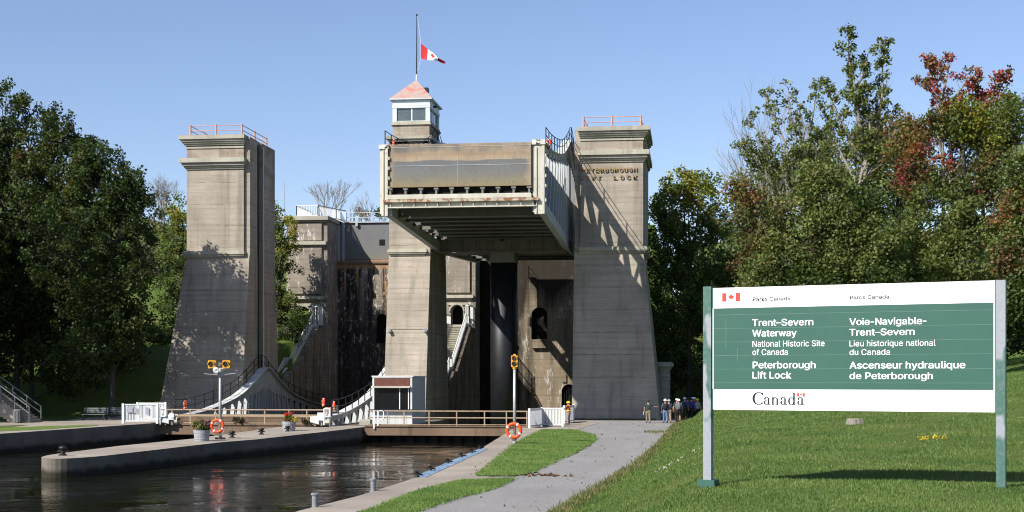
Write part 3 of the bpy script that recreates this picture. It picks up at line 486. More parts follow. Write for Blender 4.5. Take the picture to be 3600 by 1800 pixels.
def text_poly(s, bold=0., ext=.004):
    cu = bpy.data.curves.new('t', 'CURVE'); cu.dimensions = '2D'; cu.fill_mode = 'BOTH'; cu.extrude = ext; cu.offset = bold; x = 0
    for ch in s:
        adv, cs = GLYPHS[ch]
        for k in cs:
            sp_ = cu.splines.new('POLY'); sp_.points.add(len(k) - 1); sp_.use_cyclic_u = True
            for p_, q in zip(sp_.points, k): p_.co = ((x + q[0]) / 1000, q[1] / 1000, 0, 1)
        x += adv
    ob = bpy.data.objects.new('t', cu); col.objects.link(ob); bpy.context.view_layer.update()
    me = bpy.data.meshes.new_from_object(ob.evaluated_get(bpy.context.evaluated_depsgraph_get()))
    v = np.array([tuple(p.co) for p in me.vertices]); f = [list(p.vertices) for p in me.polygons]
    bpy.data.objects.remove(ob); bpy.data.curves.remove(cu); bpy.data.meshes.remove(me); return v, f
_h, _ = text_poly('H'); CAPH = _h[:, 1].max() - _h[:, 1].min()
def write(m, s, org, ex, ez, nrm, width, cap, bold=0., depth=.01):
    """bold text is struck several times with tiny shifts, each strike a hair further back"""
    v, f = text_poly(s, 0., .5)
    x0, x1 = v[:, 0].min() - bold, v[:, 0].max() + bold; kx = width / (x1 - x0); ky = cap / (CAPH + .7 * bold)
    sh = [(0, 0)] + ([(bold * math.cos(a), .35 * bold * math.sin(a)) for a in np.arange(8) * PI / 4] if bold else [])
    for i, (dx, dy) in enumerate(sh):
        m.add([org + ex * ((p[0] + dx - x0) * kx) + ez * ((p[1] + dy + .35 * bold) * ky) + nrm * ((p[2] + .5) * depth - i * .00012) for p in v], f)
yl = YF; GILT = plain('gilt_letter', (.27, .18, .08), .7, 0, .2)
for word, xa, xb, yb_, yt in (('PETERBOROUGH', 2042, 2239, 604, 590), ('LIFT', 2040, 2112, 630, 616.5), ('LOCK', 2155, 2239, 630, 616.5)):
    m = MB(); n = len(word); za = Zp(2140, yb_, yl); zb = Zp(2140, yt, yl); w0, w1 = Xp(xa, yl), Xp(xb, yl)
    lw = {'PETERBOROUGH': .31, 'LIFT': .30, 'LOCK': .33}[word]
    for i, ch in enumerate(word):
        wd = lw * (.28 if ch == 'I' else 1.0); cx = w0 + lw / 2 + (w1 - w0 - lw) * i / (n - 1)
        write(m, ch, Vector((cx - wd / 2, yl - .14, za)), Vector((1, 0, 0)), Vector((0, 0, 1)), Vector((0, 1, 0)), wd, zb - za, .025, .06)
    m.build('lettering', GILT, T_R)
# concrete drum pier behind the right tower
t = thing('concrete_column', P(2331, 1440, 127.5), 'round concrete column with flared cap behind the right tower', 'column')
c = t.location
MB().lathe([(.62, -3), (.62, 3.4)], c, 20).build('shaft', CON, t, smooth=False)
MB().lathe([(.64, 2.55), (.70, 2.62), (.64, 2.7)], c, 20).build('ring', CON, t)
MB().lathe([(.63, 3.4), (.78, 3.65), (.92, 3.75), (.92, 4.0), (.7, 4.12)], c, 20).build('cap', CAP, t)
# ---------------------------------------------------------------- centre tower with control cabin
CX0, CX1 = -25.22, -21.72
t = T_C = thing('lift_tower', ((CX0 + CX1) / 2, YF, base(118)), 'slender middle tower topped by a windowed control cabin with a faded red roof', 'tower', 'concrete towers of the boat lift')
batter_pieces(CX1, CX0, -1, YF, YB, 14.0, t, 0, double=True)
m = MB(); m.box(CX0 + .01, CX1 - .01, YF, YF + 2.3, 14.0, 23.4); m.box(CX0 + .01, CX1 - .01, YF + 3.5, YB, 14, 23.4); m.box(CX0 + .7, CX1 - .7, YF + 2.3, YF + 3.5, 14, 23.38)
m.box(-24.95, -21.85, YF + .25, 124.5, 23.4, 25.0); m.build('upper_shaft', CON, t)
c = MB(); cornice(c, CX0 + .25, CX1 - .6, YF, YF + .6, LOWC); c.build('string_course', CAP, t)
c = MB(); cornice(c, CX0 + .3, CX1 - .35, YF + .2, 124.7, [(22.6, 22.75, .06), (22.85, 23.1, .08), (23.1, 23.3, .2), (23.3, 23.5, .34), (23.5, 23.75, .5)]); c.build('top_cornice', CAP, t)
c = MB(); c.box(-25.1, -21.7, YF + .12, 124.65, 24.72, 24.84); c.box(-25.02, -21.78, YF + .18, 124.6, 24.84, 25.02); c.build('window_sill', CAP, t)
wx0, wx1, wy0, wy1 = -24.97, -21.83, YF + .28, 124.5
m = MB()
for x in (wx0, wx1 - .34):
    for y in (wy0, wy1 - .3): MB().box(x, x + .34, y, y + .3, 25.02, 26.15).build('corner_post', CABIN, t)
m.box(wx0 + .34, wx1 - .34, wy1 - .12, wy1 - .02, 25.02, 26.15)
m.build('cabin_wall', plain('dim_cabin_interior', (.10, .11, .12), .8), t)
m = MB(); m.box(wx0 - .03, wx1 + .03, wy0 - .03, wy1 + .03, 26.15, 26.32); m.box(wx0, wx1, wy0, wy1, 26.32, 26.82); m.box(wx0 - .05, wx1 + .05, wy0 - .05, wy1 + .05, 26.32, 26.38); m.box(wx0 + .3, wx1 - .3, wy0 + .3, wy1 - .3, 25.0, 25.03)
m.build('cabin_frieze', CABIN, t)
def pane(x0, x1, y0, y1, mull, horiz):
    g = MB(); g.box(x0, x1, y0, y1, 25.08, 26.1); wn = g.build('window', GLASS, t)
    f = MB()
    if horiz:
        f.box(x0, x1, y0 - .02, y1 + .02, 25.02, 25.08); f.box(x0, x1, y0 - .02, y1 + .02, 26.1, 26.15)
        for k in mull: f.box(x0 + (x1 - x0) * k - .045, x0 + (x1 - x0) * k + .045, y0 - .03, y1 + .03, 25.08, 26.1)
    else:
        f.box(x0 - .02, x1 + .02, y0, y1, 25.02, 25.08); f.box(x0 - .02, x1 + .02, y0, y1, 26.1, 26.15)
        for k in mull: f.box(x0 - .03, x1 + .03, y0 + (y1 - y0) * k - .045, y0 + (y1 - y0) * k + .045, 25.08, 26.1)
    f.build('window_frame', CABIN, wn)
pane(wx0 + .34, wx1 - .34, wy0 + .10, wy0 + .12, (.52,), True)
pane(wx1 - .14, wx1 - .12, wy0 + .3, wy1 - .3, (.34, .5, .78), False)
pane(wx0 + .12, wx0 + .14, wy0 + .3, wy1 - .3, (.34, .66), False)
MB().box(wx0 + .6, wx1 - .6, wy0 + 1.5, wy0 + 2.2, 25.03, 25.25).build('desk', GALV, t)
ex0, ex1, ey0, ey1 = -25.2, -21.6, YF + .05, 124.75; ap_ = (-23.4, 122.2, 28.95)
m = MB(); m.add([(ex0, ey0, 26.92), (ex1, ey0, 26.92), (ex1, ey1, 26.92), (ex0, ey1, 26.92), ap_], [[0, 1, 4], [1, 2, 4], [2, 3, 4], [3, 0, 4], [3, 2, 1, 0]])
rf = m.build('roof', ROOF, t)
MB().box(ex0, ex1, ey0, ey1, 26.82, 26.915).build('eaves_board', WHITEP, rf)
MB().box(-22.55, -22.25, 121.3, 121.9, 27.75, 28.1).build('roof_vent', BLACK, rf)
MB().box(wx1, wx1 + .3, 121.6, 121.8, 26.45, 26.6).build('eaves_lamp', BLACK, t)
for px in (1368, 1494):
    a = P(px, 1160, 118.4); l = MB(); l.box(a.x - .1, a.x + .1, 118.25, 118.7, a.z - .1, a.z + .1); l.bar((a.x, 118.3, a.z + .06), (a.x + .1, 118.12, a.z - .2), .2, .2)
    l.build('floodlight', GALV, t)
a, b = P(1372, 1157, 118.48), P(1490, 1157, 118.48); MB().bar(a, b, .03).build('cable', BLACK, t)
# flagpole and flag
t = thing('flagpole', (-23.38, 122.2, 28.85), 'thin dark flagpole rising from the cabin roof apex', 'flagpole')
MB().tube([(-23.38, 122.2, 28.8), (-23.38, 122.2, 29.4)], .07, 8, .06).build('pole_foot', WHITE, t)
MB().tube([(-23.38, 122.2, 29.4), (-23.36, 122.2, 34.35)], .055, 8, .035).build('pole', BLACK, t)
MB().lathe([(.01, -.09), (.08, -.04), (.08, .04), (.01, .09)], (-23.36, 122.2, 34.45), 10).build('finial', BLACK, t)
FRED = plain('flag_red', (.50, .025, .035), .75, 0, .12); FWHITE = plain('flag_white', (.8, .8, .8), .75, 0, .06)
for mm in (FRED, FWHITE): pass
LEAFP = [(0, 1), (.17, .66), (.36, .75), (.28, .33), (.47, .53), (.54, .42), (.80, .48), (.71, .22), (.84, .14), (.41, -.22), (.46, -.37), (.06, -.31), (.08, -.75)]
LEAFP = LEAFP + [(-x, y) for x, y in reversed(LEAFP[1:])]
def fp(u, v):            # u along the fly, v down the hoist; sags towards the fly
    top = [(0, 151), (.28, 172), (.5, 186), (.72, 205), (1, 216)]; bot = [(0, 205), (.28, 211), (.5, 213), (.72, 213), (1, 224)]
    px = 1479 + 86 * u - (4 * u * v); py = interp(u, top) * (1 - v) + interp(u, bot) * v
    p = P(px, py, 122.2); p.y += .22 * math.sin(u * 7 + v * 2) * u; return p
t = thing('flag', fp(0, 0), 'red and white maple leaf flag drooping at half mast', 'flag')
t.location = fp(0, 0)
def cloth(u0, u1, n=8, k=6):
    vs = [fp(u0 + (u1 - u0) * i / n, j / k) for i in range(n + 1) for j in range(k + 1)]
    fs = [[i * (k + 1) + j, (i + 1) * (k + 1) + j, (i + 1) * (k + 1) + j + 1, i * (k + 1) + j + 1] for i in range(n) for j in range(k)]
    vs2 = [v + Vector((0, .015, 0)) for v in vs]; N = len(vs)
    return vs + vs2, fs + [[x + N for x in reversed(f)] for f in fs]
for nm, u0, u1, mt in (('hoist_band', 0, .29, FRED), ('white_field', .29, .72, FWHITE), ('fly_band', .72, 1, FRED)):
    v, f = cloth(u0, u1); put(nm, v, f, mt, t, smooth=True)
put('leaf_emblem', [fp(.50 + .115 * x, .42 - .36 * y) + Vector((0, -.02, 0)) for x, y in LEAFP], [list(range(len(LEAFP)))], FRED, t)
MB().tube([(-23.3, 122.2, 34.3), fp(0, -.1), fp(0, 1.1), (-23.34, 122.2, 29.6)], .012, 5).build('halyard', WHITE, t)
# ---------------------------------------------------------------- rear piers, breast walls, upper gate
def arch_pts(x0, x1, zs, n=10):     # soffit from right spring to left spring, going over the top
    c = (x0 + x1) / 2; r = (x1 - x0) / 2
    return [(c + r * math.cos(PI * i / n), zs + r * math.sin(PI * i / n)) for i in range(n + 1)]
def arch_wall(m, x0, x1, z0, z1, y0, y1, ops):
    x = x0
    for ox0, ox1, oz0, ozt in sorted(ops):
        m.box(x, ox0, y0, y1, z0, z1); m.box(ox0, ox1, y0, y1, z0, oz0)
        zs = ozt - (ox1 - ox0) / 2
        m.prismy([(ox0, z1), (ox0, zs)] + arch_pts(ox0, ox1, zs)[::-1] + [(ox1, zs), (ox1, z1)], y0, y1); x = ox1
    m.box(x, x1, y0, y1, z0, z1)
def rail_band(m, pts, h, step=.14, low=.12):
    pts = [Vector(p) for p in pts]
    for p, q in zip(pts, pts[1:]):
        m.bar(p + Vector((0, 0, h)), q + Vector((0, 0, h)), .07, .09); m.bar(p + Vector((0, 0, low)), q + Vector((0, 0, low)), .05, .07)
        L = (q - p).length; k = max(1, int(L / step))
        for i in range(k + 1):
            b = p + (q - p) * i / k; wd = .09 if i in (0, k) else .05
            m.bar(b + Vector((0, 0, low)), b + Vector((0, 0, h)), wd, wd * .5)
def rear_pier(x0, x1, door, label, tops):
    t = thing('rear_pier', ((x0 + x1) / 2, 145, .3), label, 'pier', 'rear concrete piers')
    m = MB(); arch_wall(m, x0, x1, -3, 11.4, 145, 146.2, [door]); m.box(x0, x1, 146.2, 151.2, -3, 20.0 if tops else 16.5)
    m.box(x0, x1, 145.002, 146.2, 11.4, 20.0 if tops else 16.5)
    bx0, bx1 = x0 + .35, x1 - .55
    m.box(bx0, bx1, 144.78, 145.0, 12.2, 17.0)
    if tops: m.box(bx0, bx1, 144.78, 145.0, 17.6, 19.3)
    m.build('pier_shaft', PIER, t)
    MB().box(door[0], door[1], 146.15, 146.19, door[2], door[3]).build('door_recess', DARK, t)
    c = MB(); cornice(c, bx0, bx1, 145, 145.5, [(11.5, 11.65, .2), (11.65, 11.95, .38)]); 
    c.box(bx0 + .2, bx1 - .2, 144.85, 145, 10.95, 11.12)
    c.build('string_course', CAP, t)
    if tops:
        c = MB(); cornice(c, bx0, bx1, 145, 146, [(17.0, 17.15, .25), (17.15, 17.5, .5)]); c.build('middle_cornice', CAP, t)
        c = MB(); cornice(c, x0, x1 - .3, 145, 151.3, [(19.45, 19.65, .25), (19.65, 20.05, .5)]); c.build('top_cornice', CAP, t)
    c = MB(); ap = arch_pts(door[0] - .12, door[1] + .12, door[3] - (door[1] - door[0]) / 2)
    for p, q in zip(ap, ap[1:]): c.bar((p[0], 144.93, p[1]), (q[0], 144.93, q[1]), .16, .22, up=(0, 1, 0))
    c.build('door_arch', CAP, t)
    return t
xa, xb = Xp(1052, 145), Xp(1086, 145); rear_pier(-41.2, -36.95, (xa, xb, 8.9, 10.85), 'left rear concrete pier with cornices and arched doorway, white railings on top', True)
xa, xb = Xp(1585, 145), Xp(1628, 145); rear_pier(-25.1, -21.75, (xa, xb, 8.9, 10.95), 'middle rear pier with lime streaks and an arched doorway above the stairs', False)
t = thing('breast_wall', (-31, 149.3, .3), 'black and rust stained masonry wall under the grey upper gate', 'wall')
m = MB(); xa, xb = Xp(1322, 149.3), Xp(1362, 149.3)
arch_wall(m, -36.95, -25.1, -3, 15.9, 149.3, 150.6, [(xa, xb, 7.3, 10.3)]); m.build('wall_face', BLACKW, t)
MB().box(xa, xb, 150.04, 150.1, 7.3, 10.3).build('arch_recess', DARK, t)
MB().box(-36.9, -25.15, 149.12, 149.5, 15.55, 15.75).build('rusty_shelf', RUST, t)
t = thing('upper_gate', (-31, 150, 16), 'grey steel upper gate with brown stains above the black wall', 'gate')
m = MB(); m.box(-36.3, -25.2, 149.9, 150.15, 16.05, 19.85); m.build('gate_plate', UGATE, t)
m = MB(); m.box(-36.95, -36.75, 149.4, 150.4, 15.9, 20); m.box(-36.5, -36.3, 149.6, 150.4, 15.9, 19.9); m.box(-36.75, -36.5, 150.1, 150.4, 15.9, 19.9); m.build('gate_frame', STEELG, t)
hx = Xp(1343, 149.9); hz = Zp(1343, 852, 149.9); MB().box(hx - .28, hx + .28, 149.85, 149.89, hz - .3, hz + .3).build('sluice_hole', DARK, t)
MB().box(-36.9, -25.2, 149.75, 150.3, 15.905, 16.03).build('gate_sill', RUST, t)
m = MB(); m.box(-36.3, -25.2, 149.7, 150.4, 19.86, 20.0)
for x in (-35, -31.2, -27.4): m.box(x - .12, x + .12, 149.6, 149.9, 19.5, 19.86)
m.build('gate_top_beam', STEELG, t)
r = MB()
for h in (20.45, 20.95): r.tube([(-36.3, 150.1, h), (-25.2, 150.1, h)], .028, 5)
rl = r.build('railing', WHITEP, t)
for x in np.arange(-36.2, -25.2, 2.7): MB().tube([(x, 150.1, 20), (x, 150.1, 20.98)], .035, 5).build('post', WHITEP, rl)
t = thing('breast_wall', (-15.7, 149.3, .3), 'brown streaked rear wall with two dark arches behind the raised lock chamber', 'wall')
m = MB(); o1 = (Xp(1868, 149.3), Xp(1924, 149.3), 7.6, 10.9); o2 = (Xp(1974, 149.3), Xp(2025, 149.3), .2, 3.0)
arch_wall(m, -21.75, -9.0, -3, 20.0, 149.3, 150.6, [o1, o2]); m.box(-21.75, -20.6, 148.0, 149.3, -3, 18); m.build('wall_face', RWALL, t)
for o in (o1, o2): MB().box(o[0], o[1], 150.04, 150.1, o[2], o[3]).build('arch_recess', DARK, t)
g = MB()
for i in range(7): x = o1[0] + .2 + i * (o1[1] - o1[0] - .4) / 6; g.box(x - .02, x + .02, 149.9, 149.95, o1[2], o1[2] + 2.2)
g.box(o1[0], o1[1], 149.88, 149.96, o1[2] + .9, o1[2] + 1.0); g.build('arch_grille', BLACK, t)
MB().box(o1[0] + .1, o1[0] + 1.5, 148.9, 149.3, o1[2] - .9, o1[2] - .1).build('ledge', REAR, t)
g = MB()
for i in range(8): x = o2[0] + .1 + i * (o2[1] - o2[0] - .2) / 7; g.box(x - .02, x + .02, 149.6, 149.65, o2[2], o2[2] + 2.6)
g.build('arch_grille', BLACK, t)
MB().box(o2[0] + .1, o2[0] + .5, 149.15, 149.3, 3.2, 4.0).build('lamp_bracket', REAR, t)
# picket railings and hut on the upper level
t = thing('picket_railing', (-39, 145.4, 20.05), 'white picket railing on top of the left rear pier', 'railing')
m = MB(); z = 20.05
rail_band(m, [(Xp(1043, 145.2), 145.2, z), (Xp(1118, 145.2), 145.2, z)], 1.15, .16); rail_band(m, [(Xp(1043, 145.2), 145.2, z), (Xp(1043, 145.2), 150.6, z)], 1.15, .16)
rail_band(m, [(Xp(1118, 145.2), 145.2, z), (-36.9, 148.5, z)], 1.15, .16); rail_band(m, [(-36.9, 148.5, z), (-36.3, 150.2, z)], 1.15, .16); m.build('railing_panel', PICKET, t)
m = MB(); m.box(Xp(1170, 149), Xp(1188, 149), 149, 149.1, 20, 21.3); m.build('gate_panel', PICKET, t)
t = thing('hut', (-33.3, 158, 19.4), 'low white hut with sloping roof behind the upper gate', 'hut')
m = MB(); x0, x1 = Xp(1182, 156), Xp(1262, 156); m.prismy([(x0, 19.3), (x1, 19.3), (x1, 19.9), (x0, 21.2)], 156, 160); m.build('wall', WHITE, t)
m = MB(); m.prismy([(x0 - .1, 21.2), (x1 + .3, 19.85), (x1 + .3, 19.95), (x0 - .1, 21.32)], 155.8, 160.2); m.build('roof', GALV, t)
tg = MB().tube([P(997, 900, 165), P(1001, 640, 165)], .05, 5, .03).build('radio_mast', GALV); tag(tg, 'thin radio mast standing left of the rear pier', 'mast')
# ---------------------------------------------------------------- stairs
def stairs(x0, x1, wx0, wx1, label):
    t = thing('staircase', ((x0 + x1) / 2, 136, .3), label, 'staircase', 'rear stairs with white railings')
    fl = [(145, 8.9), (142.6, 8.9), (134.3, 4.5), (132.7, 4.5), (125.8, .8)]
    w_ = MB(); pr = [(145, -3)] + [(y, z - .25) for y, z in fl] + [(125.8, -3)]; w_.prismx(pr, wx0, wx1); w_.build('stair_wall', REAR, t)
    s = MB(); s.box(x0, x1, 142.6, 144.98, 8.66, 8.9); s.box(x0, x1, 132.7, 134.3, 4.26, 4.5)
    for (ya, za), (yb_, zb) in ((fl[1], fl[2]), (fl[3], fl[4])):
        n = int((za - zb) / .18)
        for i in range(n):
            y1 = ya + (yb_ - ya) * i / n; y0 = ya + (yb_ - ya) * (i + 1) / n; z = za - (za - zb) * (i + 1) / n
            s.box(x0, x1, y0 - .04, y1, z - .05, z); s.box(x0, x1, y0 + .03, y0 + .06, z - .22, z - .05)
    s.build('flight', CAP, t)
    for x in (x0, x1):
        m = MB(); rail_band(m, [(x, y, z) for y, z in fl], 1.0, .15); 
        for (ya, za), (yb_, zb) in zip(fl, fl[1:]): m.bar((x + .04, ya, za - .05), (x + .04, yb_, zb - .05), .06, .3)
        m.build('stair_railing', PICKET, t)
    m = MB(); rail_band(m, [(x1, 142.7, 8.9), (wx1 - .15, 142.7, 8.9), (wx1 - .15, 144.9, 8.9)], 1.9, .15); m.build('landing_railing', PICKET, t)
stairs(-39.7, -37.9, -40.2, -37.25, 'left rear stairs in shade, white railing, below the left rear pier')
stairs(-24.3, -22.35, -24.9, -21.85, 'middle rear stairs in sun, white railings, between the middle pier and tower')
# ---------------------------------------------------------------- the two caissons
CY0, CYM = 101.2, 122.6
PROF = [(0, 3.6), (1.2, 3.42), (2.2, 3.0), (3.6, 2.5), (5, 2.05), (7, 1.5), (9, 1.1), (12, .68), (16, .25), (19, .06), (21.4, 0)]
def chord(d): return 20.0 + interp(abs(d), PROF)
def caisson(x0, x1, label, up):
    root = thing('lock_caisson', ((x0 + x1) / 2, CYM, 14.2), label, 'lock caisson', 'boat lift caissons')
    fx0, fx1 = x0 - .42, x1 - .02
    gx0, gx1 = x0 + .22, x1 - .98
    Y0, YE = CY0, CYM + 21.4
    g = MB(); g.box(gx0, gx1, Y0 + .12, Y0 + .3, 17.06, 20.08); gate = g.build('end_gate', GATE, root)
    s = MB(); s.box(gx0, gx1, Y0 + .10, Y0 + .118, 18.55, 18.57); xm = gx0 + (gx1 - gx0) * .49; s.box(xm - .01, xm + .01, Y0 + .10, Y0 + .118, 17.06, 19.2); s.box(gx0, gx1, Y0 + .10, Y0 + .118, 19.86, 19.875); s.build('plate_seam', WHITEP, gate)
    for i in range(10):
        x = gx0 + .12 + (gx1 - gx0 - .24) * i / 9
        b = MB(); b.box(x - .07, x + .07, Y0 + .02, Y0 + .4, 16.48, 16.92); b.box(x - .16, x + .16, Y0 - .02, Y0 + .2, 16.86, 16.98); b.bar((x, Y0, 16.5), (x + .15, Y0 + .3, 16.9), .05); b.build('gate_bracket', BELLY, root)
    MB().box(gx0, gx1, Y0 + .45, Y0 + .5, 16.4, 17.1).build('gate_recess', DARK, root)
    l = MB(); l.box(gx0 - .05, gx1 + .05, Y0 - .18, Y0 + .4, 16.2, 16.46); l.box(gx0, gx1, Y0 - .1, Y0 + .2, 16.46, 16.52); l.build('sill_ledge', CREAM, root)
    RF = RUSTF; l = MB(); l.box(fx0 + .3, fx1 - .4, Y0 - .22, Y0 + .35, 15.98, 16.18); l.build('rusty_flange', RF, root)
    l = MB(); l.box(fx0 + .62, fx1 - .62, Y0 + .05, Y0 + .15, 15.66, 15.98)
    for i in range(13): x = fx0 + .8 + (fx1 - fx0 - 1.6) * i / 12; l.box(x - .03, x + .03, Y0 - .08, Y0 + .05, 15.68, 15.98)
    l.box(fx0 + .62, fx1 - .62, Y0 - .12, Y0 + .2, 15.58, 15.66); l.build('end_girder', CREAM, root)
    for sgn, xa, xb in ((-1, fx0, gx0 - .04), (1, gx1 + .12, fx1)):
        p = MB(); p.box(xa + .12, xb, Y0 + .05, Y0 + .5, 15.05, 20.0); p.box(xa, xa + .14, Y0 + .15, Y0 + .55, 15.2, 19.9)
        p.box(xa + .25, xa + .3, Y0 - .03, Y0 + .05, 15.1, 19.7); p.box(xb - .16, xb, Y0 - .06, Y0 + .05, 15.05, 19.8)
        po = p.build('gate_post', CREAM, root)
        c = MB(); c.box(xa - .05, xb + .06, Y0 - .05, Y0 + .6, 19.78 + (.1 if sgn > 0 else 0), 20.08 + (.14 if sgn > 0 else 0)); c.build('post_cap', RUSTW, po)
        for z in (15.9, 16.9, 17.6, 18.3, 19.0): MB().box(xb - .0 if sgn < 0 else xb + .0, (xb + .12) if sgn < 0 else (xb + .12), Y0 - .02, Y0 + .15, z, z + .22).build('hinge', CREAM, po)
    MB().box(gx1 + .02, gx1 + .14, Y0 + .1, Y0 + .3, 16.6, 20.0).build('gate_seal', BLACK, root)
    # trough
    tr = MB(); tr.box(x0 + .5, x1 - .5, Y0 + .6, YE - .6, 16.28, 16.42); tr.box(x0 + .55, x0 + .65, Y0 + .6, YE - .6, 16.4, 19.3); tr.box(x1 - .65, x1 - .55, Y0 + .6, YE - .6, 16.4, 19.3); tr.box(x0 + .6, x1 - .6, YE - .6, YE - .4, 16.4, 20.0)
    tr.build('trough', TROUGHM, root)
    MB().box(x0 + .66, x1 - .66, Y0 + .62, YE - .62, 16.43, 18.8).build('trough_water', WATER, root)
    k = 0
    for y in np.arange(Y0 + 2.7, YE - 1, 2.75):
        if abs(y - CYM) < 1.9: continue
        b = MB(); b.box(x0 + .35, x1 - .35, y - .03, y + .03, 15.25, 16.27); b.box(x0 + .35, x1 - .35, y - .2, y + .2, 15.17, 15.25)
        b.build('cross_beam', BELLY, root)
    for f in (.27, .5, .73): x = x0 + (x1 - x0) * f; MB().box(x - .05, x + .05, Y0 + .7, YE - .7, 15.95, 16.27).build('stringer', BELLY, root)
    # big transverse girder over the ram
    b = MB(); b.box(x0 + .36, x1 - .36, CYM - 1.3, CYM - 1.2, 14.25, 16.27); b.box(x0 + .36, x1 - .36, CYM + 1.2, CYM + 1.3, 14.25, 16.27); b.box(x0 + .36, x1 - .36, CYM - 1.5, CYM + 1.5, 14.15, 14.25)
    for f in (.1, .2, .3, .385, .43, .57, .615, .7, .8, .9): x = x0 + (x1 - x0) * f; b.box(x - .04, x + .04, CYM - 1.45, CYM - 1.3, 14.25, 16.27)
    gd = b.build('main_girder', BELLY, root)
    xm = (x0 + x1) / 2; MB().lathe([(.26, 0), (.26, .06)], (xm, CYM - 1.3, 15.35), 20, (0, -1, 0)).build('manhole', DARK, gd)
    MB().box(xm - .22, xm + .22, CYM - 1.33, CYM - 1.305, 15.78, 15.9).build('red_plate', RED, gd)
    # side trusses
    for sgn, xa in ((-1, x0), (1, x1 - .4)):
        xb = xa + .4; T = MB(); U = MB(); ds = list(np.linspace(-21.2, 21.2, 41))
        for d0, d1 in zip(ds, ds[1:]):
            q = []
            for d in (d0, d1):
                dp = .45 + 1.35 * math.exp(-(d / 5.0) ** 2); q.append((CYM + d, chord(d) - dp, chord(d) - .05, 14.3 + .85 * abs(d) / 21.2))
            for fa, fb in (((0, 1), (0, 2)),):
                T.hexa([(xa + .1, q[0][0], q[0][1]), (xb - .1, q[0][0], q[0][1]), (xb - .1, q[1][0], q[1][1]), (xa + .1, q[1][0], q[1][1]), (xa + .1, q[0][0], q[0][2]), (xb - .1, q[0][0], q[0][2]), (xb - .1, q[1][0], q[1][2]), (xa + .1, q[1][0], q[1][2])])
            U.hexa([(xa, q[0][0], q[0][3]), (xb, q[0][0], q[0][3]), (xb, q[1][0], q[1][3]), (xa, q[1][0], q[1][3]), (xa, q[0][0], q[0][3] + .75), (xb, q[0][0], q[0][3] + .75), (xb, q[1][0], q[1][3] + .75), (xa, q[1][0], q[1][3] + .75)])
            U.hexa([(xa - .03, q[0][0], q[0][3] - .08), (xb + .03, q[0][0], q[0][3] - .08), (xb + .03, q[1][0], q[1][3] - .08), (xa - .03, q[1][0], q[1][3] - .08), (xa - .03, q[0][0], q[0][3]), (xb + .03, q[0][0], q[0][3]), (xb + .03, q[1][0], q[1][3]), (xa - .03, q[1][0], q[1][3])])
        tru = T.build('top_chord', STEELG, root); U.build('bottom_chord', STEELG, root)
        for s_ in (-1, 1):
            for i, db in enumerate((.30, .95, 1.75, 2.75, 3.9, 5.3, 6.9, 8.7, 10.7, 12.9, 15.2, 17.6, 20.0)):
                dt = db * (.60 + .022 * i); d0, d1 = s_ * db, s_ * dt; zt = chord(d1) - .4 - 1.35 * math.exp(-(d1 / 5.0) ** 2) + .1
                MB().bar((xa + .2, CYM + d0, 14.3 + .85 * db / 21.2 + .7), (xa + .2, CYM + d1, zt), .20 if i < 4 else .32, .3, up=(1, 0, 0)).build('web_strut', STEELG, tru)
                if i > 4: MB().bar((xa + .2, CYM + s_ * (db - 1.0), 15.2), (xa + .2, CYM + s_ * (db - .55), chord(db - .55) - .4), .15, .2, up=(1, 0, 0)).build('web_strut', STEELG, tru)
        wk = MB(); wa, wb = (xa - .12, xa + .62) if sgn < 0 else (xb - .62, xb + .12)
        for d0, d1 in zip(ds, ds[1:]):
            wk.hexa([(wa, CYM + d0, chord(d0) - .05), (wb, CYM + d0, chord(d0) - .05), (wb, CYM + d1, chord(d1) - .05), (wa, CYM + d1, chord(d1) - .05), (wa, CYM + d0, chord(d0)), (wb, CYM + d0, chord(d0)), (wb, CYM + d1, chord(d1)), (wa, CYM + d1, chord(d1))])
        wk.build('walkway', WHITEP, root)
        xr = xa - .06 if sgn < 0 else xb + .06
        r = MB()
        for h in (.55, 1.08): r.tube([(xr, CYM + d, chord(d) + h) for d in ds], .032, 5)
        ra = r.build('railing', BLACK, root)
        for d in ds[::2]:
            if abs(d) < 21.3: MB().tube([(xr, CYM + d, chord(d)), (xr, CYM + d, chord(d) + 1.1)], .04, 5).build('post', BLACK, ra)
    if not up:
        root.location.z -= 19.05
    return root
RUSTF = gatepaint('rust_spotted_cream', (.42, .38, .30), rust=(.20, .085, .03), amt=(.46, .56))
RUSTW = gatepaint('black_spotted_white', (.60, .59, .55), rust=(.03, .025, .02), amt=(.53, .58))
C_UP = caisson(-21.6, -10.3, 'raised caisson held high between the middle and right towers, stained end gate showing', True)
C_DN = caisson(-37.0, -25.6, 'lowered caisson at canal level between the left and middle towers, arched side truss showing', False)
t = thing('press_ram', (-15.95, CYM, -3), 'thick dark steel ram standing under the raised caisson', 'ram')
MB().lathe([(1.14, -3), (1.14, 13.3)], (-15.95, CYM, 0), 40).build('cylinder', RAM, t, smooth=True)
MB().box(-17.0, -14.9, CYM - 1.3, CYM + 1.3, 13.3, 14.14).build('ram_head', BELLY, t)
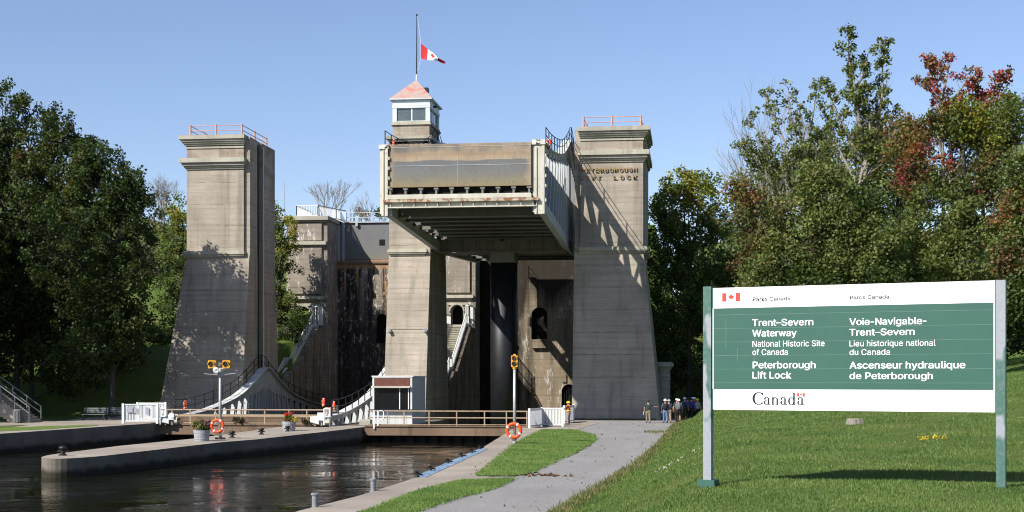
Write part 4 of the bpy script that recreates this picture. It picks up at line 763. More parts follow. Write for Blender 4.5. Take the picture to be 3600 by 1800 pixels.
# ---------------------------------------------------------------- footbridges over the lock heads
YBR = 99.5
def footbridge(xl, xr, label, zt, posts, pipe=False):
    Y = YBR; t = thing('footbridge', ((xl + xr) / 2, Y, -.3), label, 'footbridge', 'brown footbridges')
    b = MB(); b.box(xl, xr, Y, Y + 1.2, -.36, zt); b.box(xl, xr, Y - .08, Y + .1, zt - .05, zt + .03); b.build('beam', BEAM, t)
    r = MB()
    for h, rr in ((1.02, .04), (.56, .03), (.1, .03)): r.tube([(xl + .2, Y + .05, zt + h), (xr - .1, Y + .05, zt + h)], rr, 6)
    ra = r.build('railing', RAILB, t)
    for px in posts: x = Xp(px, Y); MB().bar((x, Y + .05, zt), (x, Y + .05, zt + 1.05), .08, .05).build('post', RAILB, ra)
    r = MB()
    for h in (1.02, .56): r.tube([(xl + .2, Y + 1.15, zt + h), (xr - .1, Y + 1.15, zt + h)], .03, 6)
    r.build('rear_railing', RAILB, t)
    if pipe:
        p = MB(); p.box(xl + 1.2, xr - .9, Y + 1.2, Y + 1.5, zt - .1, zt + .42); p.box(xl + 1.0, xr - .8, Y + 1.18, Y + 1.55, zt + .42, zt + .52); p.box(xl + 1.0, xr - .8, Y + 1.17, Y + 1.52, zt + .16, zt + .2); p.build('timber_boom', BEAM, t)
    s = MB(); s.box(xl, xr, Y + 1.25, Y + 1.35, -3, -.2)
    for x in np.arange(xl + .5, xr, .85): s.box(x - .22, x + .22, Y + .9, Y + 1.25, -3, -.38)
    s.build('sheet_piling', PILE, t)
    return t
footbridge(Xp(556, 99.5), Xp(1142, 99.5), 'left brown footbridge with railing in front of the lowered caisson', .36, (586, 604, 668, 757, 845, 930, 1015, 1078), True)
footbridge(-22.7, Xp(1858, 99.5), 'right brown footbridge below the raised caisson, railing above dark sheet piling', .30, (1362, 1420, 1508, 1605, 1703, 1780, 1852))
# ---------------------------------------------------------------- control booth on the lock pier
Yb = 104.6; x0, x1 = Xp(1309, Yb), Xp(1449, Yb)
t = thing('control_booth', ((x0 + x1) / 2, Yb, .25), 'small white control booth with brown fascia and dark windows beside the footbridge', 'booth')
zt, zf, zw, zs = Zp(1380, 1324, Yb), Zp(1380, 1357, Yb), Zp(1380, 1366, Yb), Zp(1380, 1440, Yb)
yb2 = Yb + 5.2
BOOTHW = gatepaint('grubby_booth_paint', (.52, .53, .52), rust=(.3, .26, .2), amt=(.6, .75)); BROWN = plain('brown_fascia', (.115, .042, .030), .7, 0, .3, scale=4); SHADEW = plain('shaded_cabin_side', (.42, .44, .47), .7, 0, .1)
m = MB(); m.box(x0, x0 + .14, Yb, Yb + .12, .2, zt); m.box(x1 - .14, x1, Yb, Yb + .12, .2, zt); m.box(x0 + .14, x1 - .14, Yb, Yb + .12, zt - .1, zt); m.box(x0 + .14, x1 - .14, Yb, Yb + .1, .2, zs)
for k in range(1, 7): x = x0 + (x1 - x0) * k / 7; m.box(x - .015, x + .015, Yb - .015, Yb, .25, zs - .02)
m.box(x0, x0 + .1, Yb + .12, yb2, .2, zt); m.box(x0 + .1, x1 - .1, yb2 - .1, yb2, .2, zt); m.build('wall', BOOTHW, t)
MB().box(x1 - .1, x1, Yb + .12, yb2, .2, zt).build('side_wall', SHADEW, t)  # bluish shade of this side is put into its wall colour
MB().box(x0 + .14, x1 - .14, Yb + .02, Yb + .1, zf, zt - .1).build('fascia', BROWN, t)
a = MB(); a.hexa([(x0 + .1, Yb - .3, zf - .14), (x1 - .1, Yb - .3, zf - .14), (x1 - .1, Yb, zf - .14), (x0 + .1, Yb, zf - .14), (x0 + .1, Yb - .28, zf - .08), (x1 - .1, Yb - .28, zf - .08), (x1 - .1, Yb, zf), (x0 + .1, Yb, zf)]); a.build('awning', CAP, t)
MB().box(x0 - .05, x1 + .1, Yb - .05, yb2 + .05, zt + .002, zt + .06).build('roof', WHITE, t)
MB().box(x0 + .14, x1 - .14, Yb + .06, Yb + .09, zs, zw).build('window', DGLASS, t)
m = MB()
for px in (1405, 1436): x = Xp(px, Yb); m.box(x - .03, x + .03, Yb + .0, Yb + .058, zs + .03, zw)
m.build('window_frame', WHITE, t)
MB().box(x0 - .1, x1 + .05, Yb - .35, Yb + .05, zs - .05, zs + .02).build('counter', BLACK, t)
# ---------------------------------------------------------------- picket gates at the bridge ends
def fence_panel(label, pts, z, h, group, extra=None):
    c = Vector((sum(p[0] for p in pts) / len(pts), sum(p[1] for p in pts) / len(pts), z))
    t = thing('picket_fence', c, label, 'fence', group); p3 = [Vector((p[0], p[1], z)) for p in pts]
    f = MB()
    for p, q in zip(p3, p3[1:]):
        L = (q - p).length; n = int(L / .105)
        for i in range(n + 1):
            b = p + (q - p) * i / n; f.bar(b + Vector((0, 0, .13)), b + Vector((0, 0, h - .03)), .065, .03, up=(q - p).normalized().cross(Vector((0, 0, 1))))
        f.bar(p + Vector((0, 0, h)), q + Vector((0, 0, h)), .08, .09); f.bar(p + Vector((0, 0, .15)), q + Vector((0, 0, .15)), .06, .08)
    f.build('pickets', PICKET, t)
    for p in p3: MB().box(p.x - .075, p.x + .075, p.y - .075, p.y + .075, z - .05, z + h + .08).build('post', PICKET, t)
    return t
GP = 'white picket fences at the bridge ends'
a, b = Vector((Xp(433, 98.2), 98.2, .46)), Vector((Xp(553, 98.8), 98.8, .46)); t = fence_panel('long white picket fence at the left end of the left footbridge', [a, b], a.z, 1.3, GP)
PLATE = plain('grey_notice_plate', (.35, .36, .40), .5, 0, .1)
d = (b - a).normalized()
for u, wd, z0, z1 in ((.30, .38, .75, 1.15), (1.55, .25, .6, 1.1), (.75, .22, .7, 1.12)): MB().bar(a + d * u + Vector((0, -.09, (z0 + z1) / 2)), a + d * (u + wd) + Vector((0, -.09, (z0 + z1) / 2)), .02, z1 - z0).build('notice_plate', PLATE, t)
fence_panel('short white gate rail behind the long left picket fence', [(Xp(484, 103.2), 103.2), (Xp(582, 103.2), 103.2)], .47, 1.3, GP)
a, b, c2 = G(1861, 1507), G(1905, 1500), G(1978, 1501)
fence_panel('white picket fence wrapping the right end of the right footbridge', [a, b, c2], b.z, 1.28, GP)
a, b = G(1983, 1490), G(2016, 1484); fence_panel('white picket panel beside the worker in the orange vest', [a, b], a.z, 1.28, GP)
# ---------------------------------------------------------------- island furniture
def bollard(p, label, mat=BLACK, s=1.0):
    m = MB(); m.lathe([(.20 * s, 0), (.19 * s, .05 * s), (.11 * s, .09 * s), (.09 * s, .24 * s), (.16 * s, .30 * s), (.20 * s, .36 * s), (.17 * s, .43 * s), (.05 * s, .46 * s)], p, 14)
    m.bar(Vector(p) + Vector((-.25 * s, 0, .22 * s)), Vector(p) + Vector((.25 * s, 0, .22 * s)), .07 * s)
    o = m.build('bollard', mat, None, p); tag(o, label, 'bollard', 'mooring bollards'); return o
def Gi(px, py): return G(px, py)
bollard(Gi(221, 1602), 'black mooring bollard alone on the rounded nose of the canal pier')
bollard(Gi(700, 1551), 'black mooring bollard in front of the grey planter beside the lamp mast', s=.95)
bollard(Gi(816, 1539), 'black mooring bollard just right of the lamp mast', s=.9)
bollard(Gi(919, 1528), 'black mooring bollard midway between lamp mast and red flower planter', s=.9)
bollard(Gi(1011, 1517), 'black mooring bollard in front of the planter with red flowers', s=.85)
def post_bollard(p, label):
    m = MB(); m.lathe([(.12, 0), (.12, .02), (.085, .03), (.085, .36), (.115, .37), (.115, .42), (.09, .43)], p, 14)
    o = m.build('bollard', PG, None, p); tag(o, label, 'bollard', 'mooring bollards')
PG = plain('pale_bollard_paint', (.20, .215, .23), .6, 0, .2)
post_bollard(G(1312, 1729), 'pale grey bollard on the right quay nearer the blue strip')
post_bollard(G(1107, 1786), 'pale grey bollard on the right quay nearest the camera')
def leaves_mesh(name, cents, rad, per, size, pal, seed, mat, parent=None, origin=None, flat=.0, jit=.22, squash=1.):
    r = np.random.RandomState(seed); C = np.repeat(np.array(cents, float), per, 0); n = len(C)
    R = np.repeat(np.broadcast_to(np.array(rad, float), (len(cents),)), per)
    off = r.normal(size=(n, 3)); off /= np.linalg.norm(off, axis=1)[:, None]; off *= (r.rand(n, 1) ** .55) * R[:, None]; off[:, 2] *= squash
    c = C + off
    nr = r.normal(size=(n, 3)); nr[:, 2] += .55; nr /= np.linalg.norm(nr, axis=1)[:, None]
    tg = np.cross(nr, r.normal(size=(n, 3))); tg /= np.linalg.norm(tg, axis=1)[:, None]; bt = np.cross(nr, tg)
    s = size * r.uniform(.6, 1.25, (n, 1))
    V = np.stack([c - tg * s * .5, c + bt * s * .42 - tg * s * .05, c + tg * s * .55, c - bt * s * .42 - tg * s * .05], 1).reshape(-1, 3)
    og = np.array(tuple(wloc(parent))) if parent is not None else np.array(tuple(origin if origin is not None else (0, 0, 0)))
    me = bpy.data.meshes.new(name); me.vertices.add(4 * n); me.loops.add(4 * n); me.polygons.add(n)
    me.vertices.foreach_set('co', (V - og).astype(np.float32).ravel()); me.loops.foreach_set('vertex_index', np.arange(4 * n, dtype=np.int32))
    me.polygons.foreach_set('loop_start', np.arange(0, 4 * n, 4, dtype=np.int32)); me.update()
    pw_ = np.array([p[0] for p in pal], float); pc = np.array([p[1] for p in pal], float)
    ci = r.choice(len(pal), len(cents), p=pw_ / pw_.sum()); cc = pc[np.repeat(ci, per)]
    sw = r.rand(n) < .12; cc[sw] = pc[r.choice(len(pal), sw.sum(), p=pw_ / pw_.sum())]
    cc = cc * np.repeat(r.uniform(1 - jit, 1 + jit, (len(cents), 1)), per, 0) * r.uniform(.75, 1.25, (n, 1))
    at = me.color_attributes.new('tint', 'FLOAT_COLOR', 'POINT')
    at.data.foreach_set('color', np.repeat(np.concatenate([np.clip(cc, 0, 1), np.ones((n, 1))], 1), 4, 0).astype(np.float32).ravel())
    me.materials.append(mat); o = bpy.data.objects.new(name, me); col.objects.link(o)
    if parent is not None: o.parent = parent
    else: o.location = Vector(og)
    return o
BARREL = plain('grey_barrel_wood', (.27, .28, .31), .8, 0, .2, scale=9)
SOIL = plain('soil', (.03, .02, .012), .95, 0, .4)
def planter(p, label, kinds, r=.46, h=.62):
    t = thing('flower_planter', p, label, 'planter', 'half barrel planters')
    m = MB(); m.lathe([(r * .84, 0), (r, h), (r * .92, h), (r * .9, h - .06)], p, 22); b = m.build('barrel', BARREL, t)
    hb = MB()
    for z in (.14, .46): rr = r * (.84 + .16 * z / h); hb.lathe([(rr + .008, z - .025), (rr + .012, z + .025)], p, 22)
    hb.build('hoop', GALV, b); MB().lathe([(r * .9, h - .08), (r * .2, h - .03)], p, 18).build('soil', SOIL, t)
    r_ = random.Random(int(p[0] * 97))
    for nm, cx, pal, hh, n, sz in kinds:
        cen = [(p[0] + cx * r + r_.uniform(-.5, .5) * r, p[1] + r_.uniform(-.6, .6) * r, p[2] + h + r_.uniform(.02, hh)) for _ in range(n)]
        leaves_mesh(nm, cen, .12, 14, sz, pal, n, LEAF, t)
    return t
GRN = (.06, .11, .02)
planter(Gi(709, 1551), 'grey barrel planter of dry grass and purple plants left of the lamp mast', [('dry_grass', -.55, [(1, (.22, .19, .07)), (1, (.11, .13, .04))], .55, 26, .11), ('purple_plant', .5, [(1, (.09, .03, .035)), (1, (.06, .045, .03))], .5, 22, .10), ('foliage', .1, [(1, GRN)], .2, 16, .10)])
planter(Gi(1016, 1515), 'grey barrel planter overflowing with red geraniums and some yellow flowers', [('foliage', 0, [(2, GRN), (1, (.10, .14, .03))], .38, 34, .10), ('red_flowers', -.1, [(1, (.55, .04, .02))], .55, 24, .09), ('yellow_flowers', .55, [(1, (.55, .42, .03))], .3, 10, .08)])
def lifebuoy(c, axis, R, label, rope=True):
    t = thing('lifebuoy', c, label, 'lifebuoy', 'orange lifebuoys'); r = R * .24
    MB().torus(c, axis, R, r, 36, 10).build('ring', ORANGE, t, smooth=True)
    for a in (.5, 2.1, 3.6, 5.3): MB().torus(c, axis, R, r * 1.05, 5, 10, a - .11, a + .11).build('band', WHITE, t, smooth=True)
    if rope:
        c = Vector(c); pts = [c + Vector((R * 1.25 * math.cos(a), -r * .6, R * 1.25 * math.sin(a) - .12)) for a in np.linspace(-PI * .98, -.05, 14)]
        MB().tube(pts, .014, 5).build('grab_rope', CAP, t)
    return t
# twin amber signal mast on the island
p = G(774, 1545); YS = p.y
t = thing('signal_mast', p, 'grey mast with two amber signal lights and a loudspeaker on the canal pier', 'signal mast')
ztop = Zp(772, 1296, YS); MB().tube([p, (p.x, p.y, ztop)], .095, 10, .075).build('pole', GALV, t, smooth=True)
m = MB(); m.box(p.x - .2, p.x + .2, p.y - .2, p.y + .2, p.z, p.z + .03)
for dx in (-.2, .2): m.box(p.x + dx - .07, p.x + dx + .07, p.y - .12, p.y + .05, p.z + .01, p.z + .12)
m.build('foot', BLACK, t)
m = MB(); a, b = P(717, 1314, YS), P(765, 1318, YS); m.tube([a, b], .02, 6); a, b = P(780, 1318, YS), P(829, 1312, YS); m.tube([a, b], .02, 6); m.build('cross_arm', GALV, t)
a, b = P(752, 1296, YS), P(795, 1296, YS); MB().bar(a, b, .09, .06).build('top_bracket', GALV, t)
for px in (746, 797):
    c = P(px, 1281, YS); hd = .225
    m = MB(); m.box(c.x - hd, c.x + hd, YS - .08, YS + .12, c.z - hd, c.z + hd); sg = m.build('signal_head', AMBER, t)
    MB().lathe([(.16, 0), (.16, .02)], (c.x, YS - .08, c.z), 18, (0, -1, 0)).build('lens', LENS, sg)
    v = MB(); v.torus((c.x, YS - .16, c.z), (0, -1, 0), .18, .02, 18, 6, PI * .0, PI * 2)
    for k in range(16):
        a0 = PI * k / 15 - PI * 0; v.bar((c.x + .18 * math.cos(a0), YS - .08, c.z + .18 * math.sin(a0)), (c.x + .18 * math.cos(a0), YS - .3, c.z + .18 * math.sin(a0)), .045, .02)
    v.build('visor', AMBER, sg)
    MB().bar((c.x, YS, c.z - hd), (c.x * .6 + p.x * .4, YS, ztop), .05).build('neck', GALV, sg)
c = P(766, 1303, YS); MB().lathe([(.05, 0), (.06, .12), (.19, .26), (.19, .27), (.04, .14)], (c.x, YS - .05, c.z), 16, (0, -1, 0)).build('loudspeaker', GALV, t, smooth=True)
c = P(768, 1497, YS); lifebuoy((c.x, YS - .2, c.z), (0, 1, 0), .34, 'orange lifebuoy hanging on the twin amber signal mast')
# single signal on the right bank
p = G(1809, 1564); YS = p.y
t = thing('signal_mast', p, 'grey mast with one amber two lens traffic signal on the right quay', 'signal mast')
ztop = Zp(1809, 1294, YS); MB().tube([p, (p.x, p.y, ztop)], .085, 10, .075).build('pole', GALV, t, smooth=True)
MB().tube([(p.x, p.y, p.z), (p.x, p.y, p.z + .5)], .12, 10).build('pole_sleeve', GALV, t)
c0, c1 = Zp(1810, 1290, YS), Zp(1810, 1250, YS); m = MB(); m.box(p.x - .17, p.x + .17, YS - .1, YS + .12, c0, c1); m.box(p.x - .06, p.x + .06, YS - .05, YS + .05, c1, c1 + .08); m.lathe([(.10, -.12), (.12, 0)], (p.x, YS, c0), 10); sg = m.build('signal_head', AMBER, t)
for f, mt in ((.74, REDLENS), (.27, LENS)):
    z = c0 + (c1 - c0) * f; MB().lathe([(.125, 0), (.125, .02)], (p.x, YS - .1, z), 16, (0, -1, 0)).build('lens', mt, sg)
    v = MB()
    for k in range(14): a0 = PI * k / 13; v.bar((p.x + .14 * math.cos(a0), YS - .1, z + .14 * math.sin(a0)), (p.x + .14 * math.cos(a0), YS - .28, z + .14 * math.sin(a0)), .04, .02)
    v.build('visor', AMBER, sg)
c = P(1808, 1513, YS); lifebuoy((c.x, YS - .2, c.z), (0, 1, 0), .36, 'orange lifebuoy hanging on the single traffic signal mast')
c = P(651, 1424, 104.2); lifebuoy(c, (1, .6, 0), .30, 'red lifebuoy on the dark railing at the left end of the lowered caisson', False)
c = P(1174, 1427, 103.8); lifebuoy(c, (1, .35, 0), .28, 'bright red lifebuoy seen edge on between footbridge and control booth', False)
c = P(1137, 1415, 106.5); lifebuoy(c, (1, .5, 0), .28, 'shaded lifebuoy just left of the bright red one near the black wall', False)
c = P(1929, 505, 102.2); lifebuoy(c, (1, .5, 0), .30, 'red lifebuoy at the right front corner of the raised caisson', False)
c = P(1384, 505, 102.2); lifebuoy(c, (1, .3, 0), .26, 'red lifebuoy at the left front corner of the raised caisson', False)
# gear at the bridge ends
def gear(px, py, label, flip):
    p = Vector((Xp(px, YBR - .35), YBR - .35, .36)); t = thing('gate_winch', p, label, 'winch', 'white gate winches')
    m = MB(); m.box(p.x - .45, p.x + .45, p.y - .2, p.y + .3, p.z + .32, p.z + .62); m.hexa([p + Vector(v) for v in ((-.5, -.22, .2), (.1, -.22, .05), (.1, .3, .05), (-.5, .3, .2), (-.5, -.22, .6), (.1, -.22, .3), (.1, .3, .3), (-.5, .3, .6))]); m.build('winch_body', WHITEP, t)
    m = MB()
    for dx in (-.2, .25): m.box(p.x + dx - .06, p.x + dx + .06, p.y - .05, p.y + .1, p.z - .05, p.z + .35)
    m.box(p.x - .4, p.x + .6, p.y + .1, p.y + .25, p.z, p.z + .12); m.build('winch_leg', CAP, t)
    MB().lathe([(.2, -.12), (.2, .12)], p + Vector((.28, -.1, .62)), 14, (0, 1, 0)).build('drum', WHITE, t)
    f = MB(); s = .5 if flip else -.5
    for dx in (0, .42): f.box(p.x + s + dx - .035, p.x + s + dx + .035, p.y - .32, p.y - .25, p.z - (.0 if dx == 0 else -.55), p.z + 1.15)
    for z in (.55, 1.12): f.box(p.x + s, p.x + s + .42, p.y - .32, p.y - .25, p.z + z, p.z + z + .06)
    f.build('guard_frame', WHITE, t); MB().tube([p + Vector((s + .1, -.28, .4)), p + Vector((s + .3, -.28, 1.1))], .025, 6).build('hose', BLUE, t)
    return t
BLUE = plain('blue_paint', (.085, .19, .34), .6, 0, .25, c2=(.33, .36, .38), amt=(.45, .6))
gear(592, 1483, 'white winch gear beside the long left picket fence', False)
gear(1118, 1482, 'white winch gear at the right end of the left footbridge', True)
p = P(1330, 1480, YBR); m = MB(); z = .3
for x in (p.x - .28, p.x + .0): m.box(x - .04, x + .04, YBR - .12, YBR - .04, z - .2 if x < p.x - .1 else z, z + 1.08)
for h in (.45, 1.02): m.box(p.x - .02, p.x + .42, YBR - .12, YBR - .04, z + h, z + h + .06)
m.box(p.x + .36, p.x + .42, YBR - .12, YBR - .04, z + .45, z + 1.08); tag(m.build('guard_frame', WHITE), 'white tubular guard frame in front of the control booth', 'guard frame')
def block(px0, px1, py0, py1, Y, dy, label, mat=CAP):
    x0, x1, z0, z1 = Xp(px0, Y), Xp(px1, Y), Zp(px0, py1, Y), Zp(px0, py0, Y); z0 = min(z0, base(Y)); b = .05
    m = MB(); m.hexa([(x0, Y, z0), (x1, Y, z0), (x1, Y + dy, z0), (x0, Y + dy, z0), (x0, Y, z1 - b), (x1, Y, z1 - b), (x1, Y + dy, z1 - b), (x0, Y + dy, z1 - b)])
    m.hexa([(x0, Y, z1 - b), (x1, Y, z1 - b), (x1, Y + dy, z1 - b), (x0, Y + dy, z1 - b), (x0 + b, Y + b, z1), (x1 - b, Y + b, z1), (x1 - b, Y + dy - b, z1), (x0 + b, Y + dy - b, z1)])
    return tag(m.build('concrete_block', mat), label, 'block', 'concrete blocks on the lock pier')
block(1263, 1301, 1475, 1494, 103.2, .7, 'wide low concrete block left of the control booth')
block(1170, 1186, 1476, 1494, 103.2, .6, 'small upright concrete block under the equipment cabinets')
x = Xp(1154, 103.6); m = MB(); m.box(x - .22, x + .22, 103.6, 103.9, .85, 1.5); t = thing('equipment_cabinet', (x, 103.6, .25), 'rust stained white equipment cabinet on legs at the pier end', 'cabinet'); m.build('cabinet_box', RUSTF, t)
m = MB()
for dx in (-.15, .15): m.box(x + dx - .03, x + dx + .03, 103.65, 103.85, .2, .85)
m.build('leg', BLACK, t); m = MB(); m.box(x - .05, x - .02, 103.585, 103.6, 1.1, 1.25); m.build('latch', BLACK, t)
x = Xp(1177, 104.2); m = MB(); m.box(x - .16, x + .16, 104.2, 104.5, .2, 1.55); t = thing('equipment_cabinet', (x, 104.2, .25), 'plain grey cabinet post under the bright red lifebuoy', 'cabinet'); m.build('cabinet_box', CAP, t)
MB().box(x - .19, x + .19, 104.15, 104.55, 1.55, 1.62).build('lid', CAP, t)
# dried hanging plants on the left railing
for px, py, lb in ((840, 1474, 'dried brown plant hanging on the left footbridge railing'), (1083, 1480, 'dead dark plant hanging beside the right winch gear')):
    c = P(px, py, YBR - .1); r_ = random.Random(px); cen = [(c.x + r_.uniform(-.45, .45), c.y + r_.uniform(-.1, .1), c.z + r_.uniform(-.25, .12)) for _ in range(30)]
    tag(leaves_mesh('hanging_plant', cen, .12, 14, .10, [(1, (.07, .055, .03)), (1, (.035, .03, .018))], px, LEAF, None, c), lb, 'plant', 'dried plants on the footbridge')
# blue fender strip with hooks on the right quay
fa, fb = G(1466, 1681), G(1692, 1581); d = fb - fa
m = MB(); n = 26; pts = [fa + d * i / n for i in range(n + 1)]; nrm = Vector((d.y, -d.x, 0)).normalized()
for i in range(n):
    a, b = pts[i] + Vector((0, 0, .045)), pts[i + 1] + Vector((0, 0, .045)); wv = nrm * .34
    m.hexa([a - wv * .2 - Vector((0, 0, .3)), a + wv - Vector((0, 0, .06)), b + wv - Vector((0, 0, .06)), b - wv * .2 - Vector((0, 0, .3)), a - wv * .2 + Vector((0, 0, .03)), a + wv, b + wv, b - wv * .2 + Vector((0, 0, .03))])
t = thing('blue_line_strip', fa, 'worn blue painted strip with black hooks along the right quay edge', 'kerb strip'); m.build('strip', BLUE, t)
for f in (0.0, .16, .4, .62, .8, .97):
    q = fa + d * f; m = MB(); m.lathe([(.10, 0), (.06, .06), (.05, .14), (.10, .18), (.02, .2)], q + Vector((0, 0, .06)), 10); m.bar(q + Vector((-.12, .0, .17)), q + Vector((.2, .1, .12)), .05); m.build('hook', BLACK, t)
# left bank: stairs with rails, bench, litter bin
p0, p1 = G(124, 1484, LUP), G(-140, 1484, LUP); za = .5
t = thing('garden_stairs', p0, 'concrete stairs with metal railings climbing the shaded left bank', 'staircase')
m = MB(); n = 22; dx = (p1.x - p0.x) / n
for i in range(n): x = p0.x + dx * i; m.box(x + dx, x, p0.y - .9, p0.y + .9, za - 1 + i * .17, za + (i + 1) * .17)
m.build('steps', QUAY, t)
for y in (p0.y - .95, p0.y + .95):
    r = MB(); b0, b1 = Vector((p0.x, y, za + .1)), Vector((p0.x + dx * n, y, za + n * .17 + .1))
    for h in (.5, .95): r.tube([b0 + Vector((0, 0, h)), b1 + Vector((0, 0, h))], .045, 6)
    for k in range(6): b = b0 + (b1 - b0) * k / 5; r.tube([b - Vector((0, 0, .3)), b + Vector((0, 0, 1.0))], .045, 6)
    r.build('handrail', DULLRAIL, t)
def bench(p, label):
    t = thing('park_bench', p, label, 'bench', 'benches on the shaded left bank'); p = Vector(p)
    m = MB()
    for k in range(4): m.box(p.x - .9, p.x + .9, p.y - .25 + k * .14, p.y - .13 + k * .14, p.z + .43, p.z + .47)
    m.build('seat', DULLRAIL, t); m = MB()
    for k in range(3): m.box(p.x - .9, p.x + .9, p.y + .3, p.y + .34, p.z + .55 + k * .14, p.z + .66 + k * .14)
    m.build('backrest', DULLRAIL, t)
    for dx in (-.8, .8):
        m = MB(); m.box(p.x + dx - .04, p.x + dx + .04, p.y - .25, p.y - .19, p.z, p.z + .43); m.box(p.x + dx - .04, p.x + dx + .04, p.y + .26, p.y + .32, p.z, p.z + .95); m.build('leg', BLACK, t)
bench(G(332, 1478, LUP), 'grey bench on the shaded left bank nearer the stairs'); bench(G(415, 1476, LUP), 'grey bench on the shaded left bank nearer the picket fence')
p = G(62, 1486, LUP); t = thing('litter_bin', p, 'slatted grey litter bin at the foot of the left bank stairs', 'bin'); m = MB()
for k in range(18): a = 2 * PI * k / 18; m.box(p.x + .3 * math.cos(a) - .035, p.x + .3 * math.cos(a) + .035, p.y + .3 * math.sin(a) - .03, p.y + .3 * math.sin(a) + .03, p.z + .05, p.z + .85)
m.build('slats', DULLRAIL, t); MB().lathe([(.27, .02), (.27, .8)], p, 16).build('liner', BLACK, t); MB().lathe([(.34, .84), (.33, .9), (.2, .95)], p, 18).build('rim', DULLRAIL, t)
# ---------------------------------------------------------------- the big sign
def ray(px, py, t):
    u = (px - 1800) / F; return Vector((t * (u * math.cos(TH) - math.sin(TH)), t * (u * math.sin(TH) + math.cos(TH)), EYE + (YH - py) / F * t))
SL, SR = ray(2490, 1700, 22.0), ray(3520, 1735, 20.2)
e = (SR - SL); e.z = 0; SW = e.length; e.normalize(); EZ = Vector((0, 0, 1)); SN = Vector((e.y, -e.x, 0))   # SN faces the camera
def on_sign(px, py):
    u = (px - 1800) / F; d = Vector((u * math.cos(TH) - math.sin(TH), u * math.sin(TH) + math.cos(TH), (YH - py) / F)); o = Vector((0, 0, EYE)) - (SL + SN * .05)
    t = -o.dot(SN) / d.dot(SN); h = Vector((0, 0, EYE)) + d * t - SL
    return h.dot(e), h.z
def sp(s, z, n=0.): return SL + e * s + EZ * z + SN * n
SG = plain('sign_green', (.032, .098, .076), .55, 0, .06, scale=2); SWH = plain('sign_white', (.86, .86, .88), .5, 0, .03); SGR = plain('sign_charcoal', (.03, .025, .03), .5, 0, .1)
def post_mat():
    n = NT('peeling_green_post'); x, y, z = n.z()
    cc = n.mix(n.ramp(n.noise(1.6, (1, 1, .55), detail=3, off=(1, 0, .6)), .47, .50), (.05, .125, .10), (.27, .29, .32))
    cc = n.mix(n.ramp(n.noise(20), .4, .7, 0, .4), cc, (.18, .2, .22)); return n.fin(cc, .6, .1)
POSTM = post_mat()
LINEM = plain('faded_joint', (.13, .22, .19), .6, 0, .2); LINEW = plain('board_joint', (.60, .60, .63), .6, 0, .1)
t = thing('park_sign', SL, 'large green and white park sign on two peeling posts on the grassy bank', 'sign')
def obox(m, s0, s1, z0, z1, n0, n1): m.hexa([sp(s0, z0, n0), sp(s1, z0, n0), sp(s1, z0, n1), sp(s0, z0, n1), sp(s0, z1, n0), sp(s1, z1, n0), sp(s1, z1, n1), sp(s0, z1, n1)]) if n0 > n1 else obox(m, s0, s1, z0, z1, n1, n0)
zl = on_sign(2480, 1011)[1]; zr = on_sign(3520, 988)[1]
for s, zt_ in ((0, zl), (SW, zr)):
    m = MB(); obox(m, s - .062, s + .062, -.6, zt_ + .015, -.06, .06); m.build('post', POSTM, t)
m = MB(); obox(m, -.13, .13, -.35, .06, -.12, .12); m.build('footing', SG, t)
m = MB(); obox(m, SW - .10, SW + .12, -.3, .03, -.13, .13); m.build('footing', SG, t)
a0, zT = on_sign(2508, 1010); a1, zT2 = on_sign(3498, 989); zB, zB2 = on_sign(2508, 1438)[1], on_sign(3498, 1452)[1]
zT = (zT + zT2) / 2; zB = (zB + zB2) / 2
g1 = (on_sign(2508, 1082)[1] + on_sign(3495, 1066)[1]) / 2; g0 = (on_sign(2508, 1366)[1] + on_sign(3495, 1373)[1]) / 2
m = MB(); obox(m, a0, a1, zB, zT, -.02, .044); m.build('panel', SWH, t)
m = MB(); obox(m, .064, a0, zB + .01, zT - .0, -.03, .04); m.build('side_strip', SG, t); m = MB(); obox(m, a1, SW - .064, zB + .01, zT - .0, -.03, .04); m.build('side_strip', SG, t)
m = MB(); obox(m, a0 + .004, a1 - .02, g0, g1, .0, .047); gp_ = m.build('green_field', SG, t)
m = MB(); obox(m, a0 - .012, a0 + .003, g0, g1, .03, .05); obox(m, a1 - .02, a1 - .008, g0, g1, .03, .05); m.build('edge_trim', LINEW, t)
m = MB(); nb = 9; hb = (zT - zB) / nb; lg = MB()
for i in range(1, nb):
    z = zB + hb * i
    if g0 < z < g1: obox(lg, a0 + .004, a1 - .02, z - .002, z + .002, .04, .0482)
    else: obox(m, a0, a1, z - .002, z + .002, .04, .0452)
for px, y0, y1 in ((2552, 1117, 1223), (2592, 1225, 1270), (2652, 1190, 1300)):
    s, za = on_sign(px, y1); zb = on_sign(px, y0)[1]; obox(lg, s - .003, s + .003, za, zb, .04, .0485)
lg.build('board_joints', LINEM, gp_); m.build('board_joints', LINEW, t)
R5 = lambda x, y: (2400 + x * .66007, 950 + y * .66)
def sign_line(s, x0, x1, yb, yc, mat, bold, parent, n=.049):
    m = MB(); A = on_sign(*R5(x0, yb)); B = on_sign(*R5(x1, yb)); Ct = on_sign(*R5(x0, yc))
    write(m, s, sp(A[0], A[1], n), e, EZ, SN, B[0] - A[0], Ct[1] - A[1], bold, .003); return m.build('lettering', mat, parent)
sign_line('Parks Canada', 372, 573, 164, 144, SGR, .012, t, .046); sign_line('Parcs Canada', 890, 1099, 155, 135, SGR, .012, t, .046)
